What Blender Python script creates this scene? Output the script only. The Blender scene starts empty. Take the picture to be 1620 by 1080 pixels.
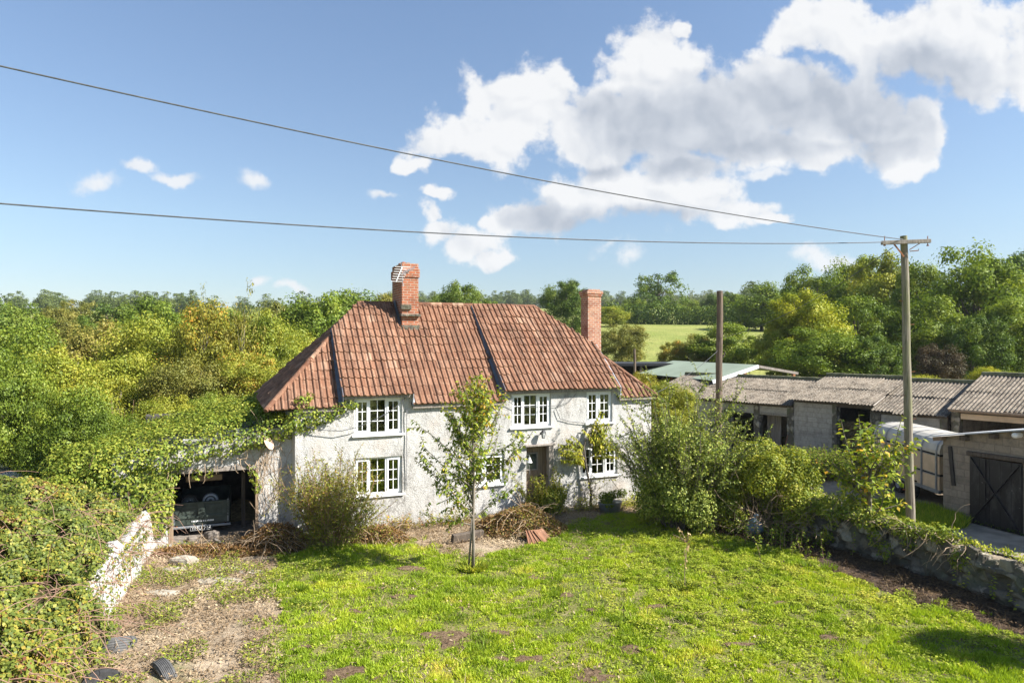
import bpy, bmesh, math
import numpy as np
from mathutils import Vector, Matrix

R = np.random.default_rng(11)
SC = bpy.context.scene
COL = SC.collection
CAMZ = 5.2
F = 1080.0            # focal length of the photograph in its own pixels


def P(px, py, d):
    """world point seen at photo pixel (px,py) at depth d"""
    return np.array([(px - 810) / F * d, d, CAMZ + (540 - py) / F * d])


def G(px, py, z=0.0):
    """world point on the level z seen at photo pixel"""
    d = (CAMZ - z) * F / (py - 540)
    return np.array([(px - 810) / F * d, d, z])


# ------------------------------------------------------------------ tags
def tag(o, label=None, cat=None, group=None, kind=None):
    if label: o['label'] = label
    if cat: o['category'] = cat
    if group: o['group'] = group
    if kind: o['kind'] = kind
    return o


def thing(name, label, cat, loc=(0, 0, 0), rotz=0.0, group=None):
    o = bpy.data.objects.new(name, None)
    o.empty_display_size = 0.2
    COL.objects.link(o)
    o.location = loc
    o.rotation_euler = (0, 0, rotz)
    return tag(o, label, cat, group, 'thing')


def link(name, me, mat=None, parent=None):
    o = bpy.data.objects.new(name, me)
    COL.objects.link(o)
    if mat is not None:
        for m in (mat if isinstance(mat, (list, tuple)) else [mat]):
            me.materials.append(m)
    if parent is not None: o.parent = parent
    return o


# ------------------------------------------------------------------ meshes
def np_mesh(name, verts, faces, rnd=None, smooth=False):
    verts = np.asarray(verts, np.float32).reshape(-1, 3)
    faces = np.asarray(faces, np.int32)
    n, k = faces.shape
    me = bpy.data.meshes.new(name)
    me.vertices.add(len(verts)); me.vertices.foreach_set('co', verts.ravel())
    me.loops.add(n * k); me.loops.foreach_set('vertex_index', faces.ravel())
    me.polygons.add(n); me.polygons.foreach_set('loop_start', np.arange(0, n * k, k, dtype=np.int32))
    if smooth: me.polygons.foreach_set('use_smooth', np.ones(n, bool))
    me.update(calc_edges=True)
    a = me.attributes.new('rnd', 'FLOAT', 'FACE')
    a.data.foreach_set('value', (R.random(n) if rnd is None else np.asarray(rnd)).astype(np.float32))
    return me


class M:
    """collects boxes, bars, tubes and quads into ONE mesh"""
    def __init__(s): s.v = []; s.f = []; s.r = []

    def add(s, verts, faces, r=None):
        off = len(s.v)
        s.v += [tuple(map(float, q)) for q in verts]
        s.f += [tuple(int(i) + off for i in f) for f in faces]
        s.r += [R.random() if r is None else r] * len(faces)
        return s

    def box(s, x0, x1, y0, y1, z0, z1, r=None):
        v = [(x, y, z) for z in (z0, z1) for y in (y0, y1) for x in (x0, x1)]
        return s.add(v, [(0, 2, 3, 1), (4, 5, 7, 6), (0, 1, 5, 4), (2, 6, 7, 3), (0, 4, 6, 2), (1, 3, 7, 5)], r)

    def bar(s, p, q, w, h, up=(0, 0, 1), r=None):
        p, q = Vector(p), Vector(q); a = (q - p).normalized(); u = Vector(up)
        sx = a.cross(u)
        if sx.length < 1e-4: sx = a.cross(Vector((1, 0, 0)))
        sx.normalize(); sy = sx.cross(a).normalized()
        v = [e + sx * (i * w / 2) + sy * (j * h / 2) for e in (p, q) for i, j in ((-1, -1), (1, -1), (1, 1), (-1, 1))]
        return s.add(v, [(3, 2, 1, 0), (4, 5, 6, 7), (0, 1, 5, 4), (1, 2, 6, 5), (2, 3, 7, 6), (3, 0, 4, 7)], r)

    def tube(s, pts, rad, n=6, r=None, cap=True):
        pts = [Vector(p) for p in pts]
        if not hasattr(rad, '__len__'): rad = [rad] * len(pts)
        V, Fc = [], []
        up = Vector((0.3, 0.2, 1)).normalized()
        for i, p in enumerate(pts):
            d = (pts[min(i + 1, len(pts) - 1)] - pts[max(i - 1, 0)]).normalized()
            a = d.cross(up)
            if a.length < 1e-3: a = d.cross(Vector((1, 0, 0)))
            a.normalize(); b = a.cross(d)
            for k in range(n):
                t = 2 * math.pi * k / n
                V.append(p + (a * math.cos(t) + b * math.sin(t)) * rad[i])
        for i in range(len(pts) - 1):
            for k in range(n):
                Fc.append((i * n + k, i * n + (k + 1) % n, (i + 1) * n + (k + 1) % n, (i + 1) * n + k))
        if cap:
            Fc.append(tuple(range(n - 1, -1, -1))); Fc.append(tuple((len(pts) - 1) * n + k for k in range(n)))
        return s.add(V, Fc, r)

    def prism(s, pts, off, r=None):
        n = len(pts); off = Vector(off)
        v = [Vector(p) for p in pts] + [Vector(p) + off for p in pts]
        f = [tuple(range(n - 1, -1, -1)), tuple(range(n, 2 * n))] + [(i, (i + 1) % n, n + (i + 1) % n, n + i) for i in range(n)]
        return s.add(v, f, r)

    def quad(s, a, b, c, d, r=None): return s.add([a, b, c, d], [(0, 1, 2, 3)], r)

    def lathe(s, prof, c=(0, 0, 0), n=20, axis='z', r=None):
        V, Fc = [], []
        for (rr, h) in prof:
            for k in range(n):
                t = 2 * math.pi * k / n; x, y = rr * math.cos(t), rr * math.sin(t)
                q = (x, y, h) if axis == 'z' else ((h, x, y) if axis == 'x' else (x, h, y))
                V.append((q[0] + c[0], q[1] + c[1], q[2] + c[2]))
        for i in range(len(prof) - 1):
            for k in range(n):
                Fc.append((i * n + k, i * n + (k + 1) % n, (i + 1) * n + (k + 1) % n, (i + 1) * n + k))
        return s.add(V, Fc, r)

    def build(s, name, mat, parent=None, smooth=False, bevel=0.0):
        me = bpy.data.meshes.new(name)
        me.from_pydata(s.v, [], s.f)
        a = me.attributes.new('rnd', 'FLOAT', 'FACE'); a.data.foreach_set('value', np.array(s.r, np.float32))
        bm = bmesh.new(); bm.from_mesh(me); bmesh.ops.recalc_face_normals(bm, faces=bm.faces); bm.to_mesh(me); bm.free()
        if smooth: me.polygons.foreach_set('use_smooth', np.ones(len(me.polygons), bool))
        o = link(name, me, mat, parent)
        if bevel:
            b = o.modifiers.new('bevel', 'BEVEL'); b.width = bevel; b.segments = 2; b.limit_method = 'ANGLE'
        return o


# ------------------------------------------------------------------ noise in numpy
def _hash(ix, iy, seed):
    h = (ix.astype(np.int64) * 374761393 + iy.astype(np.int64) * 668265263 + seed * 1442695041) & 0xffffffff
    h = ((h ^ (h >> 13)) * 1274126177) & 0xffffffff
    return ((h ^ (h >> 16)) & 0xffff) / 65535.0


def vnoise(x, y, sc=1.0, seed=0, oct=3):
    x = np.asarray(x, float) / sc; y = np.asarray(y, float) / sc
    out = 0.0; amp = 1.0; tot = 0.0
    for o in range(oct):
        ix, iy = np.floor(x), np.floor(y); fx, fy = x - ix, y - iy
        fx = fx * fx * (3 - 2 * fx); fy = fy * fy * (3 - 2 * fy)
        a = _hash(ix, iy, seed + o); b = _hash(ix + 1, iy, seed + o); c = _hash(ix, iy + 1, seed + o); d = _hash(ix + 1, iy + 1, seed + o)
        out = out + amp * ((a * (1 - fx) + b * fx) * (1 - fy) + (c * (1 - fx) + d * fx) * fy)
        tot += amp; amp *= 0.5; x = x * 2.03 + 3.1; y = y * 2.03 + 7.7
    return out / tot


def unit(n):
    v = R.normal(size=(n, 3)); return v / np.linalg.norm(v, axis=1, keepdims=True)


def norm(v): return v / np.maximum(np.linalg.norm(v, axis=-1, keepdims=True), 1e-9)


# ------------------------------------------------------------------ leaves
def leaves(pos, dirs, nrm, L, W, fold=0.22, tri=False):
    """one folded rhombus per leaf; returns verts, faces"""
    pos = np.asarray(pos, float); n = len(pos)
    dirs = norm(dirs); side = norm(np.cross(dirs, nrm)); nn = np.cross(side, dirs)
    L = np.broadcast_to(np.asarray(L, float), (n,))[:, None]; W = np.broadcast_to(np.asarray(W, float), (n,))[:, None]
    tip = pos + dirs * L
    mid = pos + dirs * L * 0.45 + nn * (fold * W)
    v = np.stack([pos, mid + side * W / 2, tip, mid - side * W / 2], 1).reshape(-1, 3)
    f = np.arange(n * 4).reshape(n, 4)
    return v, f


def leaf_obj(name, vf, mat, parent=None, rnd=None):
    v = np.concatenate([a for a, _ in vf]); fs = []; off = 0
    for a, f in vf: fs.append(f + off); off += len(a)
    return link(name, np_mesh(name, v, np.concatenate(fs), rnd), mat, parent)


def in_poly(x, y, poly):
    x = np.asarray(x); y = np.asarray(y); c = np.zeros(x.shape, bool); n = len(poly)
    for i in range(n):
        x0, y0 = poly[i][:2]; x1, y1 = poly[(i + 1) % n][:2]
        if y0 == y1: continue
        hit = ((y0 > y) != (y1 > y)) & (x < (x1 - x0) * (y - y0) / (y1 - y0) + x0)
        c ^= hit
    return c


def shoot(base, d, length, n=8, wander=0.12, lift=0.0):
    """a wandering twig polyline; lift>0 turns up, <0 droops"""
    p = np.array(base, float); d = np.array(d, float); d /= np.linalg.norm(d)
    pts = [p.copy()]; st = length / n
    for i in range(n):
        d = d + R.normal(size=3) * wander + np.array([0, 0, lift / n]); d /= np.linalg.norm(d)
        p = p + d * st; pts.append(p.copy())
    return np.array(pts)


def along(pts, gap, start=0.0):
    seg = np.linalg.norm(np.diff(pts, axis=0), axis=1); cum = np.concatenate([[0], np.cumsum(seg)])
    s = np.arange(start, cum[-1], gap)
    if len(s) == 0: return np.zeros((0, 3)), np.zeros((0, 3))
    s = s + R.uniform(-.3, .3, len(s)) * gap; s = np.clip(s, 0, cum[-1] - 1e-6)
    i = np.clip(np.searchsorted(cum, s, 'right') - 1, 0, len(seg) - 1); t = ((s - cum[i]) / seg[i])[:, None]
    return pts[i] * (1 - t) + pts[i + 1] * t, norm(np.diff(pts, axis=0))[i]


def leaf_on(pts, gap, L, W, start=0.0, droop=0.2, along_w=0.6):
    p, d = along(pts, gap, start)
    n = len(p)
    if n == 0: return np.zeros((0, 3)), np.zeros((0, 4), int)
    side = norm(np.cross(d, unit(n)))
    dr = norm(d * along_w + side + np.array([0, 0, -droop]))
    nr = norm(np.array([0, 0, 1.0]) + unit(n) * .7 + side * .3)
    return leaves(p, dr, nr, L * R.uniform(.65, 1.2, n), W * R.uniform(.7, 1.2, n))


def blob_leaves(blobs, n, L, W, cover=0.85, up=0.5, wob=0.5, shell=0.35):
    """leaves over the surfaces of a union of ellipsoids: blobs = [(centre, (rx,ry,rz)), ...]"""
    c = np.array([b[0] for b in blobs], float); r = np.array([b[1] for b in blobs], float)
    area = (r[:, 0] * r[:, 1] + r[:, 0] * r[:, 2] + r[:, 1] * r[:, 2])
    k = R.choice(len(blobs), size=int(n), p=area / area.sum())
    u = unit(int(n)); rad = 1.08 - shell * R.random(int(n)) ** 1.6
    p = c[k] + u * r[k] * rad[:, None]
    keep = np.ones(len(p), bool)
    for j in range(len(blobs)):
        q = np.linalg.norm((p - c[j]) / r[j], axis=1)
        keep &= ~((q < cover * .82) & (k != j))
    p, k, u = p[keep], k[keep], u[keep]; m = len(p)
    nr = norm(u / r[k] * r[k].mean(1, keepdims=True) + np.array([0, 0, up]) + unit(m) * wob)
    dr = norm(np.cross(nr, unit(m)) + np.array([0, 0, -.35]))
    return leaves(p, dr, nr, L * R.uniform(.6, 1.25, m), W * R.uniform(.6, 1.25, m))
# ------------------------------------------------------------------ materials
class NT:
    def __init__(s, name):
        s.m = bpy.data.materials.new(name); s.m.use_nodes = True
        s.t = s.m.node_tree; s.N = s.t.nodes; s.L = s.t.links
        s.b = s.N['Principled BSDF']; s.out = s.N['Material Output']

    def new(s, ty, **kw):
        n = s.N.new(ty)
        for k, v in kw.items(): setattr(n, k, v)
        return n

    def coord(s, kind='Object', scale=(1, 1, 1), rot=(0, 0, 0)):
        c = s.new('ShaderNodeTexCoord'); mp = s.new('ShaderNodeMapping')
        mp.inputs['Scale'].default_value = scale; mp.inputs['Rotation'].default_value = rot
        if kind == 'World':
            g = s.new('ShaderNodeNewGeometry'); s.L.new(g.outputs['Position'], mp.inputs[0])
        else: s.L.new(c.outputs[kind], mp.inputs[0])
        return mp.outputs[0]

    def noise(s, vec, scale, detail=4, rough=.55, dist=0.0):
        n = s.new('ShaderNodeTexNoise'); n.inputs['Scale'].default_value = scale; n.inputs['Detail'].default_value = detail
        n.inputs['Roughness'].default_value = rough; n.inputs['Distortion'].default_value = dist
        s.L.new(vec, n.inputs['Vector']); return n.outputs[0]

    def ramp(s, fac, stops, interp='LINEAR'):
        r = s.new('ShaderNodeValToRGB'); cr = r.color_ramp; cr.interpolation = interp
        while len(cr.elements) > 1: cr.elements.remove(cr.elements[-1])
        for i, (p, c) in enumerate(stops):
            e = cr.elements[0] if i == 0 else cr.elements.new(p)
            e.position = p; e.color = (*c, 1) if len(c) == 3 else c
        s.L.new(fac, r.inputs[0]); return r.outputs[0]

    def gray(s, fac, a, b): return s.ramp(fac, [(a, (0, 0, 0)), (b, (1, 1, 1))])

    def mix(s, fac, a, b, mode='MIX'):
        n = s.new('ShaderNodeMix', data_type='RGBA', blend_type=mode)
        for i, v in ((0, fac), (6, a), (7, b)):
            if isinstance(v, (int, float)): n.inputs[i].default_value = v
            elif isinstance(v, tuple): n.inputs[i].default_value = (*v, 1)
            else: s.L.new(v, n.inputs[i])
        return n.outputs[2]

    def math(s, op, a, b=None):
        n = s.new('ShaderNodeMath', operation=op)
        for i, v in ((0, a), (1, b)):
            if v is None: continue
            if isinstance(v, (int, float)): n.inputs[i].default_value = v
            else: s.L.new(v, n.inputs[i])
        return n.outputs[0]

    def rnd(s):
        a = s.new('ShaderNodeAttribute'); a.attribute_name = 'rnd'; return a.outputs['Fac']

    def bump(s, h, dist, strength=1.0):
        b = s.new('ShaderNodeBump'); b.inputs['Distance'].default_value = dist; b.inputs['Strength'].default_value = strength
        s.L.new(h, b.inputs['Height']); s.L.new(b.outputs[0], s.b.inputs['Normal']); return b

    def fin(s, col, rough=.8, spec=.3, metal=0.0):
        if isinstance(col, tuple): s.b.inputs['Base Color'].default_value = (*col, 1)
        else: s.L.new(col, s.b.inputs['Base Color'])
        if isinstance(rough, (int, float)): s.b.inputs['Roughness'].default_value = rough
        else: s.L.new(rough, s.b.inputs['Roughness'])
        s.b.inputs['Specular IOR Level'].default_value = spec
        s.b.inputs['Metallic'].default_value = metal
        return s.m


def leaf_mat(name, stops, trans=0.35, gloss=0.03, vary=0.25):
    stops = [(p, (min(.8, c[0] * LK[0]), min(.8, c[1] * LK[1]), c[2] * LK[2])) for p, c in stops]
    """leaf colours picked by a per-leaf number and a per-plant number"""
    t = NT(name)
    oi = t.new('ShaderNodeObjectInfo')
    v = t.coord('World'); n = t.noise(v, .9, 2)
    f = t.math('ADD', t.rnd(), t.math('MULTIPLY', t.math('SUBTRACT', n, .5), 0.7))
    f = t.math('ADD', f, t.math('MULTIPLY', t.math('SUBTRACT', oi.outputs['Random'], .5), vary))
    col = t.ramp(f, stops)
    d = t.new('ShaderNodeBsdfDiffuse'); tr = t.new('ShaderNodeBsdfTranslucent'); gl = t.new('ShaderNodeBsdfGlossy'); gl.inputs['Roughness'].default_value = .5; gl.inputs['Color'].default_value = (.55, .6, .45, 1)
    t.L.new(col, d.inputs[0])
    tc = t.mix(1.0, col, (1.0, 1.0, .45), 'MULTIPLY'); t.L.new(tc, tr.inputs[0])
    m1 = t.new('ShaderNodeMixShader'); m1.inputs[0].default_value = trans
    t.L.new(d.outputs[0], m1.inputs[1]); t.L.new(tr.outputs[0], m1.inputs[2])
    m2 = t.new('ShaderNodeMixShader'); m2.inputs[0].default_value = gloss
    t.L.new(m1.outputs[0], m2.inputs[1]); t.L.new(gl.outputs[0], m2.inputs[2])
    t.L.new(m2.outputs[0], t.out.inputs[0]); t.N.remove(t.b)
    return t.m


def plain(name, col, rough=.7, spec=.3, metal=0.0, var=.25, scale=8, bump=0.0):
    t = NT(name); v = t.coord()
    n = t.noise(v, scale, 5)
    c = t.mix(t.gray(n, .35, .7), tuple(x * (1 - var) for x in col), tuple(min(1, x * (1 + var)) for x in col))
    if bump: t.bump(n, bump)
    return t.fin(c, rough, spec, metal)


MT = {}
LK = (1.86, 1.5, 1.05)
def materials():
    # --- white roughcast render, weathered grey and tan in blotches
    def plaster(name, base, dirt, amount, tan):
        t = NT(name); v = t.coord()
        vs = t.coord('Object', (1, 1, .33))
        big = t.noise(v, .62, 5, .68); streak = t.noise(vs, 5.5, 6, .72, .5); fine = t.noise(v, 26, 4, .75)
        k = t.math('ADD', t.math('MULTIPLY', t.math('SUBTRACT', big, .5), 1.35), streak)
        k = t.math('ADD', k, t.math('MULTIPLY', t.math('SUBTRACT', fine, .5), 1.5))
        mask = t.gray(k, amount + .02, amount + .46)
        c = t.mix(mask, base, dirt)
        tn = t.gray(t.noise(v, 1.1, 5, .65), .52, .72)
        c = t.mix(t.math('MULTIPLY', tn, .55), c, tan)
        t.bump(t.math('ADD', t.noise(v, 34, 4, .7), t.math('MULTIPLY', t.noise(v, 5, 3), .8)), .035, .9)
        return t.fin(c, .95, .1)
    MT['plaster'] = plaster('roughcast', (.53, .515, .485), (.21, .195, .175), .45, (.53, .44, .365))
    MT['whitewash'] = plaster('whitewash', (.54, .52, .48), (.2, .175, .14), .55, (.4, .33, .25))
    # --- terracotta
    t = NT('terracotta'); v = t.coord()
    c = t.ramp(t.rnd(), [(0, (.13, .054, .03)), (.22, (.175, .083, .05)), (.6, (.25, .127, .076)), (.85, (.32, .18, .115)), (1, (.40, .26, .175))])
    n = t.noise(t.coord('Object', (3.4, .55, .55)), 1.6, 6, .72); c = t.mix(t.math('MULTIPLY', t.gray(n, .42, .64), .85), c, (.115, .064, .043))
    l = t.noise(v, 7, 6, .75); c = t.mix(t.math('MULTIPLY', t.gray(l, .54, .68), .55), c, (.44, .29, .19))
    y = t.noise(v, 5.1, 5, .75); c = t.mix(t.gray(y, .71, .76), c, (.5, .27, .07))
    t.bump(t.noise(v, 45, 3), .006)
    MT['tile'] = t.fin(c, .85, .15)
    # --- brick (x+y so that both faces of a stack show courses)
    def brick(name, a, b, mortar, bw, rh, moss):
        t = NT(name); c0 = t.new('ShaderNodeTexCoord'); sp = t.new('ShaderNodeSeparateXYZ'); cb = t.new('ShaderNodeCombineXYZ')
        t.L.new(c0.outputs['Object'], sp.inputs[0]); t.L.new(t.math('ADD', sp.outputs[0], sp.outputs[1]), cb.inputs[0]); t.L.new(sp.outputs[2], cb.inputs[1])
        br = t.new('ShaderNodeTexBrick'); br.inputs['Scale'].default_value = 1; br.inputs['Brick Width'].default_value = bw; br.inputs['Row Height'].default_value = rh
        br.inputs['Mortar Size'].default_value = .011; br.inputs['Mortar Smooth'].default_value = .3; br.inputs['Bias'].default_value = 0.0
        br.inputs[1].default_value = (*a, 1); br.inputs[2].default_value = (*b, 1); br.inputs[3].default_value = (*mortar, 1)
        t.L.new(cb.outputs[0], br.inputs[0])
        v = t.coord(); n = t.noise(v, 7, 5, .7)
        c = t.mix(t.math('MULTIPLY', t.gray(n, .47, .68), .8), br.outputs[0], moss); c = t.mix(t.math('MULTIPLY', t.gray(t.noise(v, 2.1, 5, .7), .5, .66), .6), c, tuple(q * .42 for q in b))
        h = t.math('SUBTRACT', t.math('MULTIPLY', n, .4), br.outputs['Fac']); t.bump(h, .012)
        return t.fin(c, .9, .1)
    MT['brick'] = brick('old_brick', (.42, .13, .06), (.3, .095, .05), (.42, .36, .29), .225, .078, (.3, .17, .1))
    MT['brick_pale'] = brick('pale_brick', (.45, .2, .11), (.33, .12, .07), (.5, .44, .36), .2, .075, (.4, .28, .2))
    MT['block'] = brick('concrete_block', (.34, .285, .22), (.28, .235, .18), (.25, .21, .165), .45, .225, (.2, .17, .14))
    MT['block_pale'] = brick('painted_block', (.46, .415, .36), (.40, .36, .315), (.37, .33, .285), .45, .225, (.28, .25, .22))
    # --- rubble stone
    t = NT('rubble_stone'); v = t.coord('World'); vo = t.new('ShaderNodeTexVoronoi'); vo.inputs['Scale'].default_value = 3.4; vo.inputs['Randomness'].default_value = 1
    wv = t.new('ShaderNodeVectorMath', operation='ADD'); n0 = t.new('ShaderNodeTexNoise'); n0.inputs['Scale'].default_value = 5; t.L.new(v, n0.inputs[0])
    sc0 = t.new('ShaderNodeVectorMath', operation='SCALE'); sc0.inputs['Scale'].default_value = .25; t.L.new(n0.outputs['Color'], sc0.inputs[0])
    t.L.new(v, wv.inputs[0]); t.L.new(sc0.outputs[0], wv.inputs[1]); t.L.new(wv.outputs[0], vo.inputs[0])
    n = t.noise(v, 11, 6, .7)
    vc = t.ramp(t.math('FRACT', t.math('MULTIPLY', vo.outputs['Color'], 3.7)), [(0, (.18, .15, .11)), (.5, (.37, .32, .245)), (1, (.56, .5, .41))]); c = t.mix(t.gray(n, .35, .72), t.mix(.5, vc, (.16, .145, .12)), vc)
    c = t.mix(t.gray(vo.outputs['Distance'], .36, .52), c, (.13, .115, .09))
    c = t.mix(t.math('MULTIPLY', t.gray(t.noise(v, 2.3, 4), .5, .7), .7), c, (.16, .17, .1))
    t.bump(t.math('ADD', t.math('MULTIPLY', vo.outputs['Distance'], -1.2), t.math('MULTIPLY', n, .6)), .09)
    MT['stone'] = t.fin(c, .95, .1)
    # --- wood
    def wood(name, a, b, sc=(14, 14, 1.2), green=None):
        t = NT(name); v = t.coord('Object', sc); n = t.noise(v, 1.6, 6, .7, .4)
        c = t.mix(t.gray(n, .3, .7), a, b)
        if green: c = t.mix(t.math('MULTIPLY', t.gray(t.noise(t.coord('Object', (3, 3, .7)), 1.3, 5), .45, .62), .7), c, green)
        t.bump(n, .012); return t.fin(c, .85, .15)
    MT['pole_wood'] = wood('pole_wood', (.1, .085, .065), (.34, .30, .24), green=(.18, .185, .085))
    MT['brown_pole'] = wood('brown_pole', (.06, .045, .033), (.22, .165, .12))
    MT['grey_wood'] = wood('grey_wood', (.16, .135, .11), (.36, .32, .28))
    MT['dark_wood'] = wood('dark_wood', (.055, .045, .035), (.15, .12, .095))
    MT['brown_wood'] = wood('brown_wood', (.2, .14, .09), (.34, .25, .17))
    MT['bark'] = wood('bark', (.08, .065, .05), (.22, .19, .15), (6, 6, 2))
    MT['pale_bark'] = wood('pale_bark', (.12, .1, .08), (.28, .24, .19), (9, 9, 3))
    MT['cane'] = plain('bramble_cane', (.27, .16, .11), .7)
    MT['dead_stem'] = plain('dead_stem', (.36, .26, .165), .85)
    # --- corrugated sheet, asbestos cement with lichen
    t = NT('fibre_cement'); v = t.coord('World'); n = t.noise(v, 2.2, 7, .75); n2 = t.noise(v, 19, 5, .7)
    c = t.mix(t.gray(n, .38, .66), (.055, .043, .032), (.25, .205, .155))
    c = t.mix(t.math('MULTIPLY', t.gray(n2, .5, .62), .7), c, (.40, .365, .30))
    c = t.mix(t.math('MULTIPLY', t.gray(t.noise(v, 1.3, 5, .7), .56, .7), .7), c, (.15, .125, .09))
    MT['asbestos'] = t.fin(c, .95, .1)
    MT['moss_ridge'] = plain('mossy_ridge', (.17, .16, .085), .95, var=.45, scale=5)
    MT['green_sheet'] = plain('green_sheet', (.27, .315, .235), .85, .15, 0, .1, .6)
    MT['white_metal'] = plain('white_metal_sheet', (.66, .67, .68), .45, .4, 0, .12, 1.5)
    MT['upvc'] = plain('white_plastic', (.84, .84, .83), .35, .4, 0, .03)
    MT['glass'] = NT('window_glass').fin((.028, .034, .034), .06, .8)
    t = NT('old_glass'); v = t.coord(); t.bump(t.noise(v, 2.3, 2), .05, .12); MT['glass'] = t.fin(t.mix(t.gray(t.noise(v, 2.6, 3, .6), .4, .66), (.02, .026, .028), (.11, .12, .105)), .05, .7)
    t = NT('clear_old_glass'); t.N.remove(t.b); tr = t.new('ShaderNodeBsdfTransparent'); tr.inputs[0].default_value = (.8, .84, .82, 1); gl = t.new('ShaderNodeBsdfGlossy'); gl.inputs['Roughness'].default_value = .04; gl.inputs['Color'].default_value = (.9, .9, .9, 1)
    lw = t.new('ShaderNodeFresnel'); lw.inputs[0].default_value = 1.5; bp = t.new('ShaderNodeBump'); bp.inputs['Distance'].default_value = .03; bp.inputs['Strength'].default_value = .12; t.L.new(t.noise(t.coord(), 2.3, 2), bp.inputs['Height']); t.L.new(bp.outputs[0], gl.inputs['Normal'])
    mx = t.new('ShaderNodeMixShader'); t.L.new(t.math('MULTIPLY', lw.outputs[0], 2.2), mx.inputs[0]); t.L.new(tr.outputs[0], mx.inputs[1]); t.L.new(gl.outputs[0], mx.inputs[2]); t.L.new(mx.outputs[0], t.out.inputs[0]); MT['clear_glass'] = t.m
    MT['curtain'] = plain('faded_curtain', (.34, .31, .26), .9, .1, 0, .2, 5); MT['blind'] = plain('grey_blind', (.16, .155, .14), .9, .1, 0, .25, 4)
    MT['lead'] = plain('lead_flashing_shaded', (.105, .115, .14), .45, .5, 0, .2, 6)  # lead as seen on left-facing pieces, their shade put into the colour
    MT['zinc'] = plain('lead_flashing_lit', (.42, .44, .48), .45, .5, 0, .2, 6)  # the same lead made paler, sunlight on right-facing pieces painted in
    MT['slate'] = plain('slate_roof', (.085, .085, .09), .7, .3, 0, .3, 4)
    MT['black_paint'] = None
    t = NT('black_paint'); v = t.coord('Object', (1, 1, .35)); n = t.noise(v, 4, 6, .72)
    c = t.mix(t.gray(n, .5, .74), (.017, .017, .019), (.075, .072, .07)); c = t.mix(t.gray(t.noise(t.coord(), 7, 5, .7), .67, .72), c, (.3, .29, .27))
    MT['black_paint'] = t.fin(c, .5, .35)
    MT['black_iron'] = plain('black_iron', (.02, .02, .022), .5, .4)
    MT['aluminium'] = plain('dull_aluminium', (.24, .25, .27), .45, .5, .3, .15)
    MT['cream'] = plain('cream_panel', (.56, .42, .275), .6, .3, 0, .13, 2.5)
    MT['cream_roof'] = plain('pale_roof_skin', (.50, .46, .39), .5, .3, 0, .15, 2)
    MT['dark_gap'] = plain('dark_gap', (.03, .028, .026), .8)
    MT['army_green'] = plain('army_green', (.05, .064, .053), .5, .35, 0, .35, 5)
    MT['rim'] = plain('wheel_rim_paint', (.36, .39, .44), .5, .4, 0, .2)
    MT['rim_dark'] = plain('wheel_rim_dark', (.1, .115, .125), .5, .4, 0, .2)
    MT['rubber'] = plain('rubber', (.035, .034, .034), .75, .3, 0, .35, 9)
    MT['grey_rubber'] = plain('weathered_rubber', (.10, .098, .095), .75, .3, 0, .3, 9)
    MT['white'] = plain('white_paint', (.8, .8, .78), .5, .3, 0, .06)
    MT['plate_grey'] = plain('plate_grey', (.012, .012, .012), .5)
    MT['plate_char'] = plain('plate_character', (.62, .62, .6), .5)
    MT['dish'] = plain('rusty_white_dish', (.62, .42, .3), .6, .3, 0, .45, 5)
    MT['rust'] = plain('rust', (.27, .12, .06), .85, .2, 0, .4, 9)
    MT['galv'] = plain('galvanised', (.3, .32, .34), .45, .5, .5, .25, 4)
    MT['wire'] = plain('wire', (.085, .09, .095), .6, .3)
    MT['wire_grey'] = plain('grey_wire', (.25, .25, .25), .6, .3)
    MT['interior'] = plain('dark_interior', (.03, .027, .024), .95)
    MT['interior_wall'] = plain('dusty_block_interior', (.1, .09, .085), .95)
    MT['concrete'] = plain('concrete', (.30, .26, .205), .95, .1, 0, .3, 1.5, .01)
    MT['straw'] = plain('straw', (.30, .235, .13), .95, .1, 0, .4, 12, .03)
    MT['pale_stone'] = plain('pale_stone', (.38, .34, .27), .95, .1, 0, .25, 6, .02)
    MT['dark_stone'] = plain('dark_stone', (.22, .19, .16), .95, .1, 0, .35, 6, .02)
    MT['blue_plastic'] = plain('blue_plastic', (.2, .27, .34), .5)
    MT['car_silver'] = plain('car_silver', (.45, .47, .5), .3, .5, .4, .05)
    # --- grounds
    t = NT('earth_litter'); v = t.coord('World'); n = t.noise(v, 1.3, 6, .7); n2 = t.noise(v, 17, 5, .75)
    c = t.mix(t.gray(n, .35, .65), (.24, .175, .11), (.46, .36, .25)); c = t.mix(t.gray(n2, .5, .72), c, (.55, .46, .33))
    c = t.mix(t.math('MULTIPLY', t.gray(t.noise(v, .8, 5), .55, .68), .5), c, (.15, .18, .05))
    t.bump(n2, .05); MT['earth'] = t.fin(c, .95, .1)
    t = NT('lawn_soil'); v = t.coord('World'); n = t.noise(v, 1.0, 6, .7); n2 = t.noise(v, 22, 4, .7)
    c = t.mix(t.gray(n, .4, .66), (.13, .15, .035), (.24, .2, .085)); c = t.mix(t.gray(n2, .55, .75), c, (.16, .115, .07))
    t.bump(n2, .03); MT['lawn'] = t.fin(c, .95, .1)
    t = NT('bare_soil'); v = t.coord('World'); n2 = t.noise(v, 15, 6, .75)
    c = t.mix(t.gray(n2, .4, .7), (.11, .07, .042), (.29, .205, .125)); t.bump(n2, .06); MT['soil'] = t.fin(c, .95, .1)
    t = NT('pasture'); v = t.coord('World'); n = t.noise(v, .12, 6, .7); n2 = t.noise(v, 1.4, 5, .7)
    c = t.mix(t.gray(n, .4, .65), (.2, .235, .055), (.31, .31, .095)); c = t.mix(t.math('MULTIPLY', t.gray(n2, .45, .7), .5), c, (.22, .22, .07))
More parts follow.
